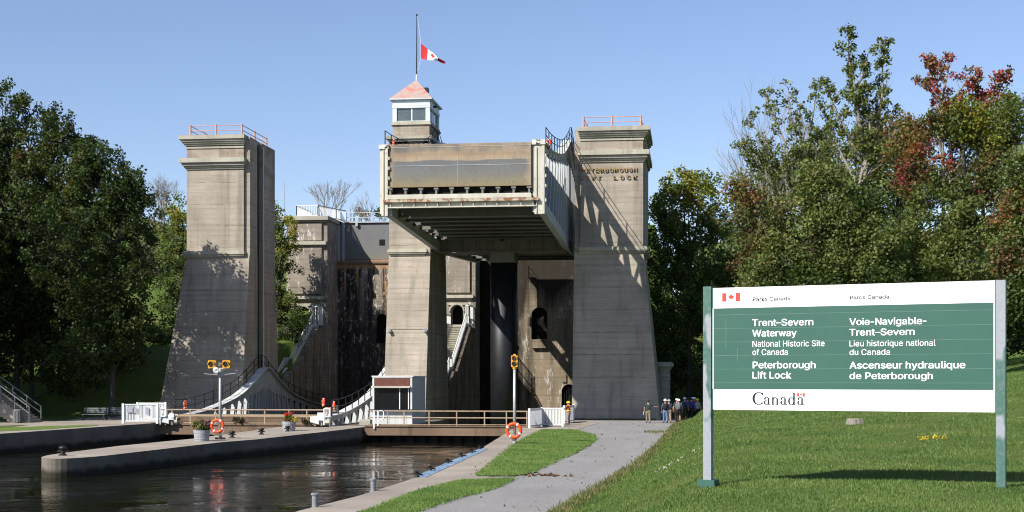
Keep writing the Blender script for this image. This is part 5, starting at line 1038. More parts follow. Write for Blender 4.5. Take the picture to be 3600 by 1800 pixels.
for s, x0, x1, yb, yc, bd in (('Trent–Severn', 371, 696, 298, 262, .014), ('Waterway', 371, 607, 354, 318, .014), ('National Historic Site', 372, 756, 408, 377, .0), ('of Canada', 372, 560, 452, 421, .0),
        ('Peterborough', 373, 708, 523, 487, .014), ('Lift Lock', 372, 579, 577, 541, .014), ('Voie-Navigable-', 888, 1299, 293, 257, .014), ('Trent–Severn', 888, 1236, 349, 313, .014),
        ('Lieu historique national', 889, 1347, 406, 375, .0), ('du Canada', 889, 1104, 452, 421, .0), ('Ascenseur hydraulique', 889, 1506, 524, 488, .014), ('de Peterborough', 889, 1333, 580, 545, .014)):
    sign_line(s, x0, x1, yb, yc, SWH, bd, gp_)
SRED = plain('sign_red', (.62, .05, .045), .55, 0, .05)
def leaf_flag(x0, x1, y0, y1, bw):
    A = on_sign(*R5(x0, y1)); B = on_sign(*R5(x1, y0)); w_ = B[0] - A[0]; h_ = B[1] - A[1]
    m = MB(); obox(m, A[0], A[0] + w_ * bw, A[1], B[1], .04, .0465); obox(m, B[0] - w_ * bw, B[0], A[1], B[1], .04, .0465)
    cx, cz = (A[0] + B[0]) / 2, (A[1] + B[1]) / 2; k = h_ * .44
    m.prism(LEAFP[::-1], lambda p: sp(cx + p[0] * k, cz + (p[1] - .1) * k, .044), lambda p: sp(cx + p[0] * k, cz + (p[1] - .1) * k, .0465)); m.build('flag_emblem', SRED, t)
leaf_flag(210, 305, 120, 167, .24); leaf_flag(609, 650, 654, 673, .25)
# wordmark drawn with thick and thin strokes (units: x-height = 1)
def stroke(m, pts, wd, org, k):
    n = len(pts)
    for i in range(n - 1):
        p, q = Vector(pts[i]), Vector(pts[i + 1]); d = (q - p)
        if d.length < 1e-6: continue
        d.normalize(); nn = Vector((-d.y, d.x)); a, b = wd[i], wd[i + 1]; p2, q2 = p - d * .01, q + d * .01
        a, b = a * 1.2 + .02, b * 1.2 + .02; c = [p2 - nn * a / 2, q2 - nn * b / 2, q2 + nn * b / 2, p2 + nn * a / 2]
        lo = [sp(org[0] + v.x * k, org[1] + v.y * k, .043) for v in c]; hi_ = [sp(org[0] + v.x * k, org[1] + v.y * k, .0462 + .0001 * (i % 3)) for v in c]; m.hexa(lo + hi_)
def arc(cx, cy, rx, ry, a0, a1, tmin, tmax, n=18):
    pts, wd = [], []
    for i in range(n + 1):
        a = math.radians(a0 + (a1 - a0) * i / n); pts.append((cx + rx * math.cos(a), cy + ry * math.sin(a))); wd.append(tmin + (tmax - tmin) * abs(math.cos(a)) ** 1.5)
    return pts, wd
m = MB(); O = on_sign(*R5(375, 715)); E2 = on_sign(*R5(650, 718)); hx_ = on_sign(*R5(400, 675)); k = hx_[1] - O[1]; tot = (E2[0] - O[0]) / k
def put_C(x):
    stroke(m, *arc(x + .75, .80, .70, .80, 40, 318, .05, .25, 30), O, k); stroke(m, [(x + 1.3, 1.28), (x + 1.33, 1.56)], [.05, .11], O, k)
def put_a(x):
    stroke(m, [(x + .62, .70), (x + .62, .14)], [.16, .16], O, k); stroke(m, *arc(x + .38, .70, .25, .28, 0, 165, .05, .15), O, k); stroke(m, *arc(x + .14, .74, .05, .05, 0, 360, .09, .10, 8), O, k)
    stroke(m, *arc(x + .36, .27, .27, .26, 75, 330, .04, .16), O, k); stroke(m, *arc(x + .75, .12, .13, .11, 180, 330, .05, .12, 8), O, k)
def put_n(x):
    stroke(m, [(x + .2, .95), (x + .2, 0)], [.16, .16], O, k); stroke(m, [(x + .78, .66), (x + .78, 0)], [.16, .16], O, k); stroke(m, *arc(x + .5, .66, .28, .29, 0, 170, .05, .15), O, k)
    for cx in (.2, .78): stroke(m, [(x + cx - .18, .014), (x + cx + .18, .014)], [.045, .045], O, k)
    stroke(m, [(x + .02, .92), (x + .2, .95)], [.05, .06], O, k)
def put_d(x):
    stroke(m, *arc(x + .42, .47, .34, .48, 20, 340, .05, .17, 24), O, k); stroke(m, [(x + .76, 1.55), (x + .76, 0)], [.16, .16], O, k); stroke(m, [(x + .58, 1.52), (x + .76, 1.55)], [.05, .06], O, k); stroke(m, [(x + .76, .03), (x + .96, .03)], [.05, .05], O, k)
put_C(0); xx = [1.45, 2.38, 3.48, 4.45, 5.55]
sc_ = (tot - 1.45) / (6.45 - 1.45)
for fn, x in zip((put_a, put_n, put_a, put_d, put_a), xx): fn(1.45 + (x - 1.45) * sc_)
m.build('wordmark', plain('sign_indigo', (.008, .006, .016), .5, 0, .1), t)
# ---------------------------------------------------------------- people
SKIN = plain('skin', (.42, .22, .15), .6, 0, .1)
def cloth_mat(name, c): return plain(name, c, .85, 0, .2, scale=14)
def skin_obj(name, V, E_, R_, mat, parent, lvl=2):
    me = bpy.data.meshes.new(name); me.from_pydata([tuple(v) for v in V], E_, []); me.update()
    o = bpy.data.objects.new(name, me); col.objects.link(o)
    md = o.modifiers.new('s', 'SKIN'); 
    if not me.skin_vertices: 
        bpy.context.view_layer.objects.active = o
    for i, r in enumerate(R_):
        sv = me.skin_vertices[0].data[i]; sv.radius = r if isinstance(r, tuple) else (r, r); sv.use_root = (i == 0)
    sb = o.modifiers.new('u', 'SUBSURF'); sb.levels = lvl; sb.render_levels = lvl
    bpy.context.view_layer.update()
    m2 = bpy.data.meshes.new_from_object(o.evaluated_get(bpy.context.evaluated_depsgraph_get()))
    bpy.data.objects.remove(o); m2.name = name; m2.materials.clear(); m2.materials.append(mat)
    m2.polygons.foreach_set('use_smooth', [True] * len(m2.polygons))
    o = bpy.data.objects.new(name, m2); col.objects.link(o); o.parent = parent; return o
def person(p, face, label, H=1.74, shirt=(.1, .1, .1), legs=(.1, .1, .15), shorts=False, helmet=None, cap=None, hair=(.03, .02, .015), sleeve=.55, armL=None, armR=None, pack=None, vest=None, stride=.1, shirt_long=0.):
    """local frame: +y is the way the person faces"""
    t = thing('person', p, label, 'person', 'visitors and staff at the lock'); t.rotation_euler.z = face
    k = H / 1.75; s = lambda *v: Vector(v) * k
    hip, che, nek = s(0, 0, .96), s(0, .01, 1.30), s(0, 0, 1.48)
    kneL, ankL, toeL = s(-.10, .03 + stride * .5, .50), s(-.11, stride * .8, .08), s(-.12, stride * .8 + .16, .04)
    kneR, ankR, toeR = s(.10, .03 - stride * .3, .50), s(.11, -stride * .8, .08), s(.12, -stride * .8 + .16, .04)
    armL = armL or [(-.25, -.01, 1.14), (-.27, .08, .88)]; armR = armR or [(.25, -.01, 1.14), (.27, .08, .88)]
    V = [hip, s(0, .01, 1.12), che, nek, s(0, .015, 1.57), s(0, .03, 1.65), s(0, .02, 1.73)]; E_ = [(0, 1), (1, 2), (2, 3), (3, 4), (4, 5), (5, 6)]
    R_ = [(.15 * k, .10 * k), (.14 * k, .10 * k), (.16 * k, .11 * k), .06 * k, (.075 * k, .085 * k), (.082 * k, .095 * k), (.06 * k, .07 * k)]
    def ch(a, pts, rs):
        for q, r in zip(pts, rs): V.append(q); R_.append(r); E_.append((a, len(V) - 1)); a = len(V) - 1
        return a
    ch(0, [s(-.10, 0, .88), kneL, ankL, toeL], [.095 * k, .06 * k, .042 * k, .035 * k]); ch(0, [s(.10, 0, .88), kneR, ankR, toeR], [.095 * k, .06 * k, .042 * k, .035 * k])
    for sg, arm in ((-1, armL), (1, armR)):
        el, wr = s(*arm[0]), s(*arm[1]); d = (wr - el).normalized(); hd = wr + d * .07 * k
        a = ch(2, [s(sg * .185, 0, 1.42), el, wr, hd], [.062 * k, .042 * k, .028 * k, .034 * k])
        sd_ = d.cross(Vector((0, 1, .2))).normalized()
        for j, (o_, L) in enumerate(((-.028, .075), (-.01, .09), (.01, .085), (.027, .065))):
            ch(a, [hd + sd_ * o_ * k + d * .035 * k, hd + sd_ * o_ * 1.2 * k + d * L * k], [.009 * k, .008 * k])
        ch(a, [hd + sd_ * .045 * k * -sg, hd + sd_ * .055 * k * -sg + d * .035 * k], [.011 * k, .009 * k])
    nose = ch(5, [s(0, .125, 1.635)], [.016 * k])
    skin_obj('body', V, E_, R_, SKIN, t)
    SH = cloth_mat('shirt_cloth', shirt); TR = cloth_mat('trouser_cloth', legs)
    V = [s(0, 0, .87 - shirt_long), s(0, .01, 1.10), che, s(0, 0, 1.45)]; E_ = [(0, 1), (1, 2), (2, 3)]; R_ = [(.225 * k, .17 * k), (.185 * k, .14 * k), (.19 * k, .135 * k), (.08 * k, .085 * k)]
    for sg, arm in ((-1, armL), (1, armR)):
        el, wr, sh = s(*arm[0]), s(*arm[1]), s(sg * .19, 0, 1.42)
        if sleeve <= .6: ch(2, [sh, sh + (el - sh) * (sleeve / .55) * .85], [.08 * k, .066 * k])
        else: ch(2, [sh, el, el + (wr - el) * .9], [.08 * k, .060 * k, .045 * k])
    skin_obj('shirt', V, E_, R_, SH, t)
    V = [s(0, 0, 1.06), s(0, 0, .95)]; E_ = [(0, 1)]; R_ = [(.185 * k, .14 * k), (.215 * k, .165 * k)]
    for kn, an, sg in ((kneL, ankL, -1), (kneR, ankR, 1)):
        h0 = s(sg * .10, 0, .86)
        if shorts: ch(1, [h0, h0 + (kn - h0) * .92], [.135 * k, .105 * k])
        else: ch(1, [h0, kn, an], [.135 * k, .085 * k, .068 * k])
    skin_obj('shorts' if shorts else 'trousers', V, E_, R_, TR, t)
    loc = Vector((0, 0, 0))
    def part(nm, mb, mat, sm_=True):
        o = put(nm, mb.v, mb.f, mat, None, None, sm_); o.location = (0, 0, 0); o.parent = t; return o
    for an, toe in ((ankL, toeL), (ankR, toeR)):
        m = MB(); c = (an + toe) / 2; m.lathe([(.9, -.035 * k), (1.05, -.02 * k), (1.0, .03 * k), (.6, .06 * k)], (c.x, c.y, .04 * k), 12, sx=.052 * k, sy=.14 * k); part('shoe', m, BLACK)
    if shorts:
        for an in (ankL, ankR): m = MB(); m.lathe([(.052 * k, 0), (.056 * k, .12 * k)], an, 10); part('sock', m, BLACK)
    hc = s(0, .015, 1.66)
    if helmet:
        m = MB(); m.lathe([(.142, -.005), (.145, .0), (.122, .014), (.118, .07), (.09, .115), (.045, .14), (.01, .145)], hc, 18, sy=1.12); m.lathe([(.10, -.004), (.105, .008)], hc + Vector((0, .07, -.002)), 14); part('helmet', m, cloth_mat('helmet_shell', helmet))
    else:
        m = MB(); m.lathe([(.10, -.06), (.105, .0), (.095, .06), (.05, .095), (.01, .10)], hc + Vector((0, -.012, 0)), 14, sy=1.1); part('cap' if cap else 'hair', m, cloth_mat('hat_cloth', cap or hair))
        if cap: m = MB(); m.lathe([(.1, -.005), (.1, .008)], hc + Vector((0, .09, .0)), 12); part('cap_brim', m, cloth_mat('hat_cloth', cap))
    if pack:
        m = MB(); m.lathe([(.6, 0), (1, .05), (1.05, .2), (.95, .38), (.5, .45)], s(0, -.17, 1.0), 14, sx=.155 * k, sy=.085 * k); part('backpack', m, cloth_mat('pack_cloth', pack))
        m = MB()
        for sg in (-1, 1): m.tube([s(sg * .12, -.14, 1.38), s(sg * .13, 0, 1.50), s(sg * .13, .15, 1.32), s(sg * .15, .12, 1.12), s(sg * .15, -.12, 1.08)], .022, 6)
        part('pack_strap', m, cloth_mat('pack_cloth', pack))
    if vest:
        m = MB(); m.lathe([(1.0, 0), (1.0, .3), (1.06, .45), (.75, .56)], s(0, .005, .92), 20, sx=.20 * k, sy=.15 * k); v = part('safety_vest', m, cloth_mat('vest_cloth', vest))
        m = MB(); m.lathe([(1.04, .10), (1.05, .17)], s(0, .005, .92), 20, sx=.20 * k, sy=.15 * k); o = part('reflective_stripe', m, cloth_mat('vest_stripe', (.75, .7, .1))); 
    return t
def pp(px, py=1488): g = G(px, py); g.z = base(g.y) + hill(g.x, g.y) + .012; return g
JE = (.10, .17, .30)
person(pp(1999, 1494), PI * .42, 'worker in orange safety vest and yellow helmet leaning on the white picket panel', 1.66, (.08, .02, .025), (.26, .20, .18), helmet=(.75, .55, .014), vest=(.85, .16, .03), sleeve=.8, armL=[(-.24, .14, 1.2), (-.2, .42, 1.22)], armR=[(.24, .14, 1.2), (.18, .42, 1.2)], stride=.02)
gd = person(pp(2279, 1488), .12, 'guide in dark green shirt and khaki trousers pointing right with one arm', 1.72, (.025, .045, .04), (.20, .18, .12), cap=(.02, .025, .014), sleeve=.55, armR=[(.40, .06, 1.24), (.66, .14, 1.22)], armL=[(-.28, -.02, 1.15), (-.30, .02, .90)], stride=.12, shirt_long=.08)
m = MB(); m.box(-.36, -.345, -.06, .06, .62, .86); o = put('paper_sheet', m.v, m.f, WHITE); o.parent = gd
person(pp(2346, 1487), .1, 'person in tan trousers half hidden behind the blue jeans and white helmet', 1.70, (.04, .04, .06), (.33, .25, .2), helmet=(.3, .3, .32), stride=.05).location += Vector((.12, .7, 0))
person(pp(2339, 1488), .05, 'person in blue jeans, navy vest and white helmet seen from behind', 1.76, (.05, .06, .10), JE, helmet=(.75, .74, .72), sleeve=.9, pack=(.015, .015, .014), stride=.1)
person(pp(2379, 1484), -.2, 'person in dark teal top and pale green helmet behind the grey backpack', 1.74, (.02, .05, .055), (.02, .02, .025), helmet=(.35, .48, .42), stride=.05).location += Vector((0, 1.2, 0))
person(pp(2386, 1487), 0, 'person in black shorts and white helmet wearing a grey backpack', 1.74, (.12, .12, .13), (.012, .012, .012), shorts=True, helmet=(.76, .74, .72), pack=(.12, .12, .135), stride=.08, sleeve=.9)
for px, lb, kw, dy in ((2407, 'person in blue shirt with navy backpack and pale blue helmet', dict(shirt=(.06, .14, .30), legs=(.02, .022, .014), helmet=(.42, .56, .66), pack=(.02, .03, .07)), .4),
        (2418, 'person in black jacket and dark hair standing right of the pale blue helmet', dict(shirt=(.015, .015, .014), legs=(.02, .02, .014), sleeve=.9), 1.6),
        (2430, 'person in bright blue jacket, dark haired, looking left near the sign post', dict(shirt=(.04, .05, .22), legs=(.03, .03, .03), sleeve=.9), .9),
        (2434, 'tall person in black with white helmet behind the bright blue jacket', dict(shirt=(.02, .02, .025), legs=(.02, .02, .014), helmet=(.62, .68, .74)), 2.2),
        (2442, 'person in dark clothes with a white helmet second from the sign post', dict(shirt=(.03, .03, .04), legs=(.02, .02, .014), helmet=(.6, .66, .74)), 1.8),
        (2452, 'person in grey shirt and yellow helmet nearest the sign post', dict(shirt=(.22, .24, .25), legs=(.015, .015, .015), helmet=(.6, .5, .014)), .8)):
    Yq = 114.5 + dy; q = Vector((Xp(px, Yq), Yq, base(Yq) + hill(Xp(px, Yq), Yq)))
    person(q, random.Random(px).uniform(-.9, 1.3), lb, 1.70 + (px % 4) * .04, **kw)
# ---------------------------------------------------------------- trees
def tree(name, label, group, px, Y, top_px_lobes, leaf=.26, seed=1, bark=BARK, per=34, crown=True, trunk_r=.28, twig_only=False, zbase=None, crad=None):
    """top_px_lobes: (px, py, rx_px, ry_px, clusters, palette) given where each bough stands at depth Y"""
    r = random.Random(seed); x = Xp(px, Y); zb = ground(x, Y) if zbase is None else zbase
    t = thing(name, (x, Y, zb), label, 'tree', group); sc_ = dep(px, Y) / F
    cents, rads, pals = [], [], []; tk = MB()
    L = []
    for (lx, ly, rx, ry, n, pal) in top_px_lobes:
        c = P(lx, ly, Y); rx *= sc_; ry *= sc_; c.y += r.uniform(-.5, .5) * rx; L.append((c, rx, ry, n, pal))
    zt = max(l[0].z for l in L); tops = Vector((x, Y, zb + (zt - zb) * .62))
    tk.tube([(x, Y, zb - .4), (x + r.uniform(-.1, .1), Y, zb + (tops.z - zb) * .4), tops], trunk_r, 9, trunk_r * .35)
    groups = {}
    for c, rx, ry, n, pal in L:
        h = min(tops.z, max(zb + 1.2, c.z - ry * .9 - abs(c.x - x) * .35)); st = Vector((x, Y, h)); mid = st.lerp(c, .5) + Vector((r.uniform(-.3, .3), r.uniform(-.3, .3), r.uniform(-.2, .4)))
        tk.tube([st, mid, c], trunk_r * .38, 6, .05)
        cs = []
        for i in range(n):
            while True:
                v = Vector((r.uniform(-1, 1), r.uniform(-1, 1), r.uniform(-1, 1)))
                if v.length < 1 and v.length > .05: break
            v = v.normalized() * (v.length ** .5 if r.random() < .75 else v.length)
            wob = 1 + .22 * math.sin(v.x * 5 + c.x) * math.sin(v.z * 6 + c.z)
            q = c + Vector((v.x * rx * wob, v.y * rx * .95 * wob, v.z * ry * wob)); cs.append(q)
        for q in r.sample(cs, min(len(cs), 5 + n // 8)):
            tk.tube([c.lerp(st, .15), c.lerp(q, .55) + Vector((0, 0, -.1)), q], .045, 4, .012)
        groups.setdefault(id(pal), (pal, []))[1].extend(cs)
    tk.build('trunk', bark, t)
    if not twig_only:
        # one crown mesh: palettes joined
        allc, allp = [], []
        objs = []
        for pal, cs in groups.values():
            o = leaves_mesh('crown', cs, crad or .55 * (leaf / .26) ** .5, per, leaf, pal, seed + len(cs), LEAF, t); objs.append(o)
        if len(objs) > 1:
            co = np.concatenate([np.array([0])]); V, C_ = [], []
            for o in objs:
                n = len(o.data.vertices); a = np.empty(n * 3, np.float32); o.data.vertices.foreach_get('co', a); V.append(a)
                b = np.empty(n * 4, np.float32); o.data.color_attributes['tint'].data.foreach_get('color', b); C_.append(b)
                bpy.data.objects.remove(o)
            V = np.concatenate(V); C_ = np.concatenate(C_); nv = len(V) // 3; me = bpy.data.meshes.new('crown')
            me.vertices.add(nv); me.loops.add(nv); me.polygons.add(nv // 4); me.vertices.foreach_set('co', V); me.loops.foreach_set('vertex_index', np.arange(nv, dtype=np.int32))
            me.polygons.foreach_set('loop_start', np.arange(0, nv, 4, dtype=np.int32)); me.update()
            me.color_attributes.new('tint', 'FLOAT_COLOR', 'POINT').data.foreach_set('color', C_); me.materials.append(LEAF)
            o = bpy.data.objects.new('crown', me); col.objects.link(o); o.parent = t
    return t
def twigs(name, label, group, px, Y, h_px, seed, spread=.5, n=9, bark=PALEBARK, zbase=None, r0=.10, lv=4, wd=.011):
    """bare branching tree"""
    r = random.Random(seed); x = Xp(px, Y); zb = ground(x, Y) if zbase is None else zbase
    t = thing(name, (x, Y, zb), label, 'tree', group); H = Zp(px, h_px, Y) - zb; m = MB()
    def grow(p, d, L, rad, k):
        q = p + d * L; m.tube([p, p.lerp(q, .5) + Vector((r.uniform(-.06, .06) * L, 0, 0)), q], rad, 5, rad * .55, cap=False)
        if k == 0: return
        for i in range(r.choice((2, 3, 3))):
            nd = (d + Vector((r.uniform(-1, 1), r.uniform(-1, 1), r.uniform(-.15, .7))) * spread).normalized(); grow(q if i else p.lerp(q, .75), nd, L * r.uniform(.6, .8), max(wd, rad * .58), k - 1)
    m.tube([(x, Y, zb - .3), (x, Y, zb + H * .35)], r0 * 1.3, 7, r0)
    for i in range(n): grow(Vector((x, Y, zb + H * r.uniform(.22, .36))), Vector((r.uniform(-.6, .6), r.uniform(-.6, .6), 1)).normalized(), H * .24, r0 * .8, lv)
    m.build('trunk', bark, t); return t
DG = [(3, (.042, .072, .014)), (2, (.060, .095, .020)), (1, (.085, .10, .024))]
SHADED_DG = [(3, (.030, .052, .012)), (2, (.042, .068, .015)), (1, (.062, .072, .018))]  # green palette darkened, shade of the left bank put into leaf colour
MG = [(3, (.100, .132, .034)), (2, (.132, .165, .042)), (1, (.165, .165, .055))]
YG = [(3, (.20, .21, .03)), (1, (.26, .21, .03)), (2, (.11, .15, .03))]
OR = [(2, (.17, .11, .035)), (3, (.11, .13, .032)), (1, (.24, .08, .025))]
RD = [(3, (.30, .060, .050)), (2, (.28, .12, .04)), (2, (.12, .10, .035))]
DR = [(2, (.20, .03, .03)), (4, (.085, .105, .028)), (2, (.13, .085, .03))]
OV = [(2, (.11, .10, .038)), (3, (.08, .11, .032)), (1, (.14, .08, .03))]
OG = [(2, (.10, .095, .07)), (2, (.085, .09, .055)), (1, (.07, .085, .045))]
LG = 'broadleaf trees on the left bank'; RG = 'autumn trees on the right bank'
# left bank
tree('maple_tree', 'tallest dark green maple at the left edge of the picture', LG, 60, 117, [(20, 420, 100, 130, 60, SHADED_DG), (110, 480, 120, 150, 80, SHADED_DG), (-80, 520, 150, 200, 70, SHADED_DG), (190, 600, 140, 170, 90, SHADED_DG), (60, 740, 190, 200, 150, SHADED_DG), (150, 560, 90, 80, 36, OV), (215, 450, 60, 60, 30, SHADED_DG), (285, 520, 55, 60, 30, SHADED_DG), (0, 980, 190, 170, 90, SHADED_DG), (190, 900, 170, 180, 100, SHADED_DG), (40, 1160, 170, 110, 60, SHADED_DG), (140, 1060, 150, 130, 80, SHADED_DG), (-40, 1240, 150, 100, 50, SHADED_DG)], seed=3, leaf=.23, per=52, crad=.62)
tree('maple_tree', 'dark green maple leaning toward the left tower, a few yellowing leaves', LG, 395, 111, [(300, 560, 80, 70, 40, SHADED_DG), (350, 640, 120, 110, 80, SHADED_DG), (430, 700, 85, 90, 65, SHADED_DG), (260, 690, 130, 140, 80, SHADED_DG), (270, 640, 60, 50, 18, YG), (400, 830, 120, 130, 100, SHADED_DG), (260, 880, 150, 150, 90, SHADED_DG), (420, 1000, 105, 120, 80, SHADED_DG), (300, 1080, 150, 130, 80, SHADED_DG), (455, 655, 50, 30, 18, SHADED_DG), (400, 1150, 110, 90, 60, SHADED_DG), (330, 1240, 130, 90, 70, SHADED_DG), (420, 1130, 90, 90, 50, SHADED_DG), (430, 1250, 60, 60, 24, SHADED_DG)], seed=5, leaf=.23, per=52, crad=.62)
tree('shade_tree', 'broad dark tree low on the left bank behind the leaning maple', LG, 430, 130, [(430, 1120, 110, 90, 50, SHADED_DG), (330, 1180, 130, 90, 50, SHADED_DG), (180, 1200, 150, 90, 50, SHADED_DG), (480, 960, 60, 80, 30, SHADED_DG), (400, 1290, 110, 60, 30, SHADED_DG)], seed=7, leaf=.24, per=50, crad=.64)
tree('shade_tree', 'dark tree on the left bank above the garden stairs', LG, 110, 118, [(120, 900, 150, 150, 80, SHADED_DG), (30, 1050, 150, 130, 70, SHADED_DG), (220, 1080, 150, 130, 70, SHADED_DG), (120, 1250, 190, 100, 70, SHADED_DG), (230, 1330, 100, 50, 24, SHADED_DG), (-60, 1180, 120, 120, 50, SHADED_DG)], seed=15, leaf=.26, per=46, crad=.68)
tree('shade_tree', 'dark tree on the left bank between the two maples', LG, 300, 126, [(300, 930, 150, 150, 80, SHADED_DG), (230, 1130, 140, 120, 60, SHADED_DG), (340, 1240, 140, 80, 50, SHADED_DG)], seed=17, leaf=.26, per=46, crad=.68)
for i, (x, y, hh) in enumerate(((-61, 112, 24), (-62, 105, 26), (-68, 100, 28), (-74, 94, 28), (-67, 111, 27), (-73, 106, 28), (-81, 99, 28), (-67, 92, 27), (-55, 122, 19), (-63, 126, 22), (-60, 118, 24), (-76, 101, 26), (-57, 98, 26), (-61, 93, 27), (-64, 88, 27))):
    q = [(0, .62, 4.8, 3.8, 90, SHADED_DG), (-2.6, .5, 3.8, 3.2, 60, SHADED_DG), (2.6, .48, 3.8, 3.2, 60, SHADED_DG), (0, .85, 3.2, 2.6, 46, SHADED_DG), (0, .3, 4.2, 2.4, 40, SHADED_DG)]
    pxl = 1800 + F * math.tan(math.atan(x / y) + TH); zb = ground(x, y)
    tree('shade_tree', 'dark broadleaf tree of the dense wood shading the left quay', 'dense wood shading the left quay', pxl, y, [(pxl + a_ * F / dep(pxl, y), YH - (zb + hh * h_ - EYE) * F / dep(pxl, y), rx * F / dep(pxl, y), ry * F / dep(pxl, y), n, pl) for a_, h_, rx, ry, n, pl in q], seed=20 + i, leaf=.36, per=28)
tree('young_maple', 'mid green tree with bright top close behind the left tower', LG, 640, 140, [(640, 760, 50, 70, 30, YG), (610, 860, 60, 90, 40, MG), (650, 960, 70, 100, 46, DG), (590, 1030, 60, 80, 34, DG), (650, 1130, 70, 80, 36, DG)], seed=9, leaf=.23, per=52, crad=.62)
tree('young_maple', 'green tree between the left tower and the rear pier', LG, 985, 140, [(960, 780, 40, 60, 24, MG), (1000, 830, 50, 60, 30, YG), (985, 920, 60, 80, 40, DG), (960, 1010, 50, 80, 30, DG), (1010, 1060, 40, 40, 18, MG), (960, 1150, 50, 60, 20, DG), (1000, 1170, 40, 60, 18, DG), (975, 1240, 45, 60, 24, DG), (1030, 1170, 40, 50, 26, DG), (1010, 1240, 40, 50, 22, DG), (1055, 1120, 26, 30, 12, DG)], seed=11, leaf=.23, per=52, crad=.62)
tree('olive_tree', 'hazy olive tree far up the slope between the maples and the left tower', LG, 540, 190, [(540, 800, 80, 120, 60, [(2, (.10, .095, .07)), (2, (.085, .09, .055))]), (510, 920, 80, 120, 60, [(2, (.09, .085, .065))]), (560, 720, 40, 50, 20, [(1, (.07, .085, .045))])], seed=13, leaf=.34, per=22, bark=PALEBARK)
tree('olive_tree', 'grey olive thicket on the slope left of the left tower', LG, 535, 158, [(525, 880, 60, 90, 50, OG), (560, 970, 55, 60, 36, OG), (500, 1000, 60, 80, 40, OG), (590, 1010, 40, 50, 20, OG)], seed=14, leaf=.26, per=36, bark=PALEBARK)
tree('young_maple', 'dark low bush on the slope at the foot of the left tower', LG, 545, 136, [(530, 1190, 60, 55, 34, SHADED_DG), (590, 1230, 50, 60, 30, SHADED_DG), (500, 1260, 60, 60, 30, SHADED_DG), (560, 1310, 70, 50, 30, SHADED_DG)], seed=16, leaf=.22, per=44)
twigs('bare_tree', 'bare grey tree rising above the olive tree at the left tower', LG, 575, 188, 610, 15, .55, 8)
BG_ = 'bare trees beyond the upper canal'
twigs('bare_tree', 'tall bare tree standing above the left rear pier railing', BG_, 1160, 178, 612, 16, .5, 7, zbase=19.4, r0=.10, wd=.014)
for i, (px, hp, lb) in enumerate(((1245, 690, 'left bare sapling above the upper gate'), (1285, 668, 'middle bare sapling above the upper gate'), (1325, 690, 'right bare sapling beside the raised caisson'), (1070, 716, 'small bare shrub left of the picket railing'))):
    twigs('bare_tree', lb, BG_, px, 175 + i * 2, hp, 30 + i, .4, 4, zbase=19.4, lv=3)
for px, Y, lb in ((1268, 200, 'left dark shrub far behind the upper gate railing'), (1330, 205, 'right dark shrub far behind the upper gate railing')):
    tree('evergreen_shrub', lb, 'shrubs beyond the upper canal', px, Y, [(px, 745, 16, 16, 9, DG), (px + 12, 752, 14, 10, 6, DG)], seed=px, zbase=19.4, trunk_r=.08, per=20)
# right bank
tree('maple_tree', 'dark green maple with yellowing top right behind the right tower', RG, 2420, 132, [(2400, 650, 70, 60, 40, YG), (2460, 680, 70, 70, 40, YG), (2340, 740, 70, 70, 40, MG), (2420, 770, 120, 90, 70, MG), (2520, 780, 60, 70, 34, MG), (2340, 880, 90, 110, 70, DG), (2480, 900, 120, 120, 80, DG), (2380, 1040, 130, 120, 80, DG), (2520, 1060, 100, 120, 70, DG), (2420, 1200, 140, 100, 70, DG), (2340, 1300, 80, 90, 40, DG), (2500, 1320, 120, 90, 50, DG)], seed=41, leaf=.24, per=50, crad=.64)
for i, (px, Y, top) in enumerate(((2330, 150, 900), (2560, 150, 800), (2680, 138, 760), (2450, 160, 860), (2850, 130, 900))):
    tree('shade_tree', ['shaded tree just right of the right tower at the back', 'shaded tree behind the yellowing maple', 'shaded tree between the yellowing maple and the big green maple', 'far shaded tree deep in the dark wood', 'shaded tree hidden low behind the sign'][i], 'dark trees deep in the right wood', px, Y, [(px, top + 60, 90, 70, 30, DG), (px - 50, top + 200, 120, 110, 60, DG), (px + 60, top + 240, 120, 110, 60, DG), (px, top + 400, 140, 120, 60, DG), (px - 20, top + 530, 140, 90, 40, DG)], seed=50 + i, leaf=.38, per=30)
tree('maple_tree', 'big grey green maple rising directly above the left half of the sign', RG, 2900, 62, [(2720, 920, 110, 100, 60, MG), (2680, 780, 90, 90, 46, OV), (2600, 690, 60, 60, 20, OR), (2820, 800, 120, 110, 70, MG), (2900, 700, 90, 80, 50, MG), (2980, 790, 110, 100, 60, MG), (2950, 930, 130, 110, 70, MG), (2800, 1010, 150, 90, 60, DG), (3060, 1000, 130, 100, 60, DG), (3080, 860, 90, 90, 46, MG), (2860, 620, 60, 40, 20, MG), (2640, 880, 70, 70, 26, OV), (3040, 720, 70, 60, 30, DG), (2680, 1000, 90, 70, 36, MG)], seed=61, leaf=.125, per=78, crad=.50)
twigs('bare_tree', 'leafless pale twigs fanning out above the half bare tree', RG, 2790, 74, 310, 66, .42, 6, r0=.05, wd=.007, lv=5)
tree('autumn_maple', 'orange and yellow tinged maple above the right half of the sign', RG, 3400, 64, [(3380, 410, 70, 55, 26, YG), (3440, 480, 90, 80, 50, YG), (3330, 430, 50, 60, 24, MG), (3540, 400, 60, 60, 24, MG), (3540, 500, 60, 60, 24, OV), (3400, 620, 120, 100, 60, OV), (3300, 760, 120, 110, 60, MG), (3450, 760, 110, 110, 56, OV), (3500, 600, 50, 60, 18, DR), (3480, 680, 50, 50, 18, DR), (3380, 900, 140, 110, 70, MG), (3250, 920, 110, 100, 56, DG), (3250, 1020, 110, 70, 40, DG), (3450, 1000, 110, 80, 44, MG), (3180, 520, 60, 60, 24, OR), (3220, 620, 80, 80, 36, DR)], seed=71, leaf=.125, per=78, crad=.50)
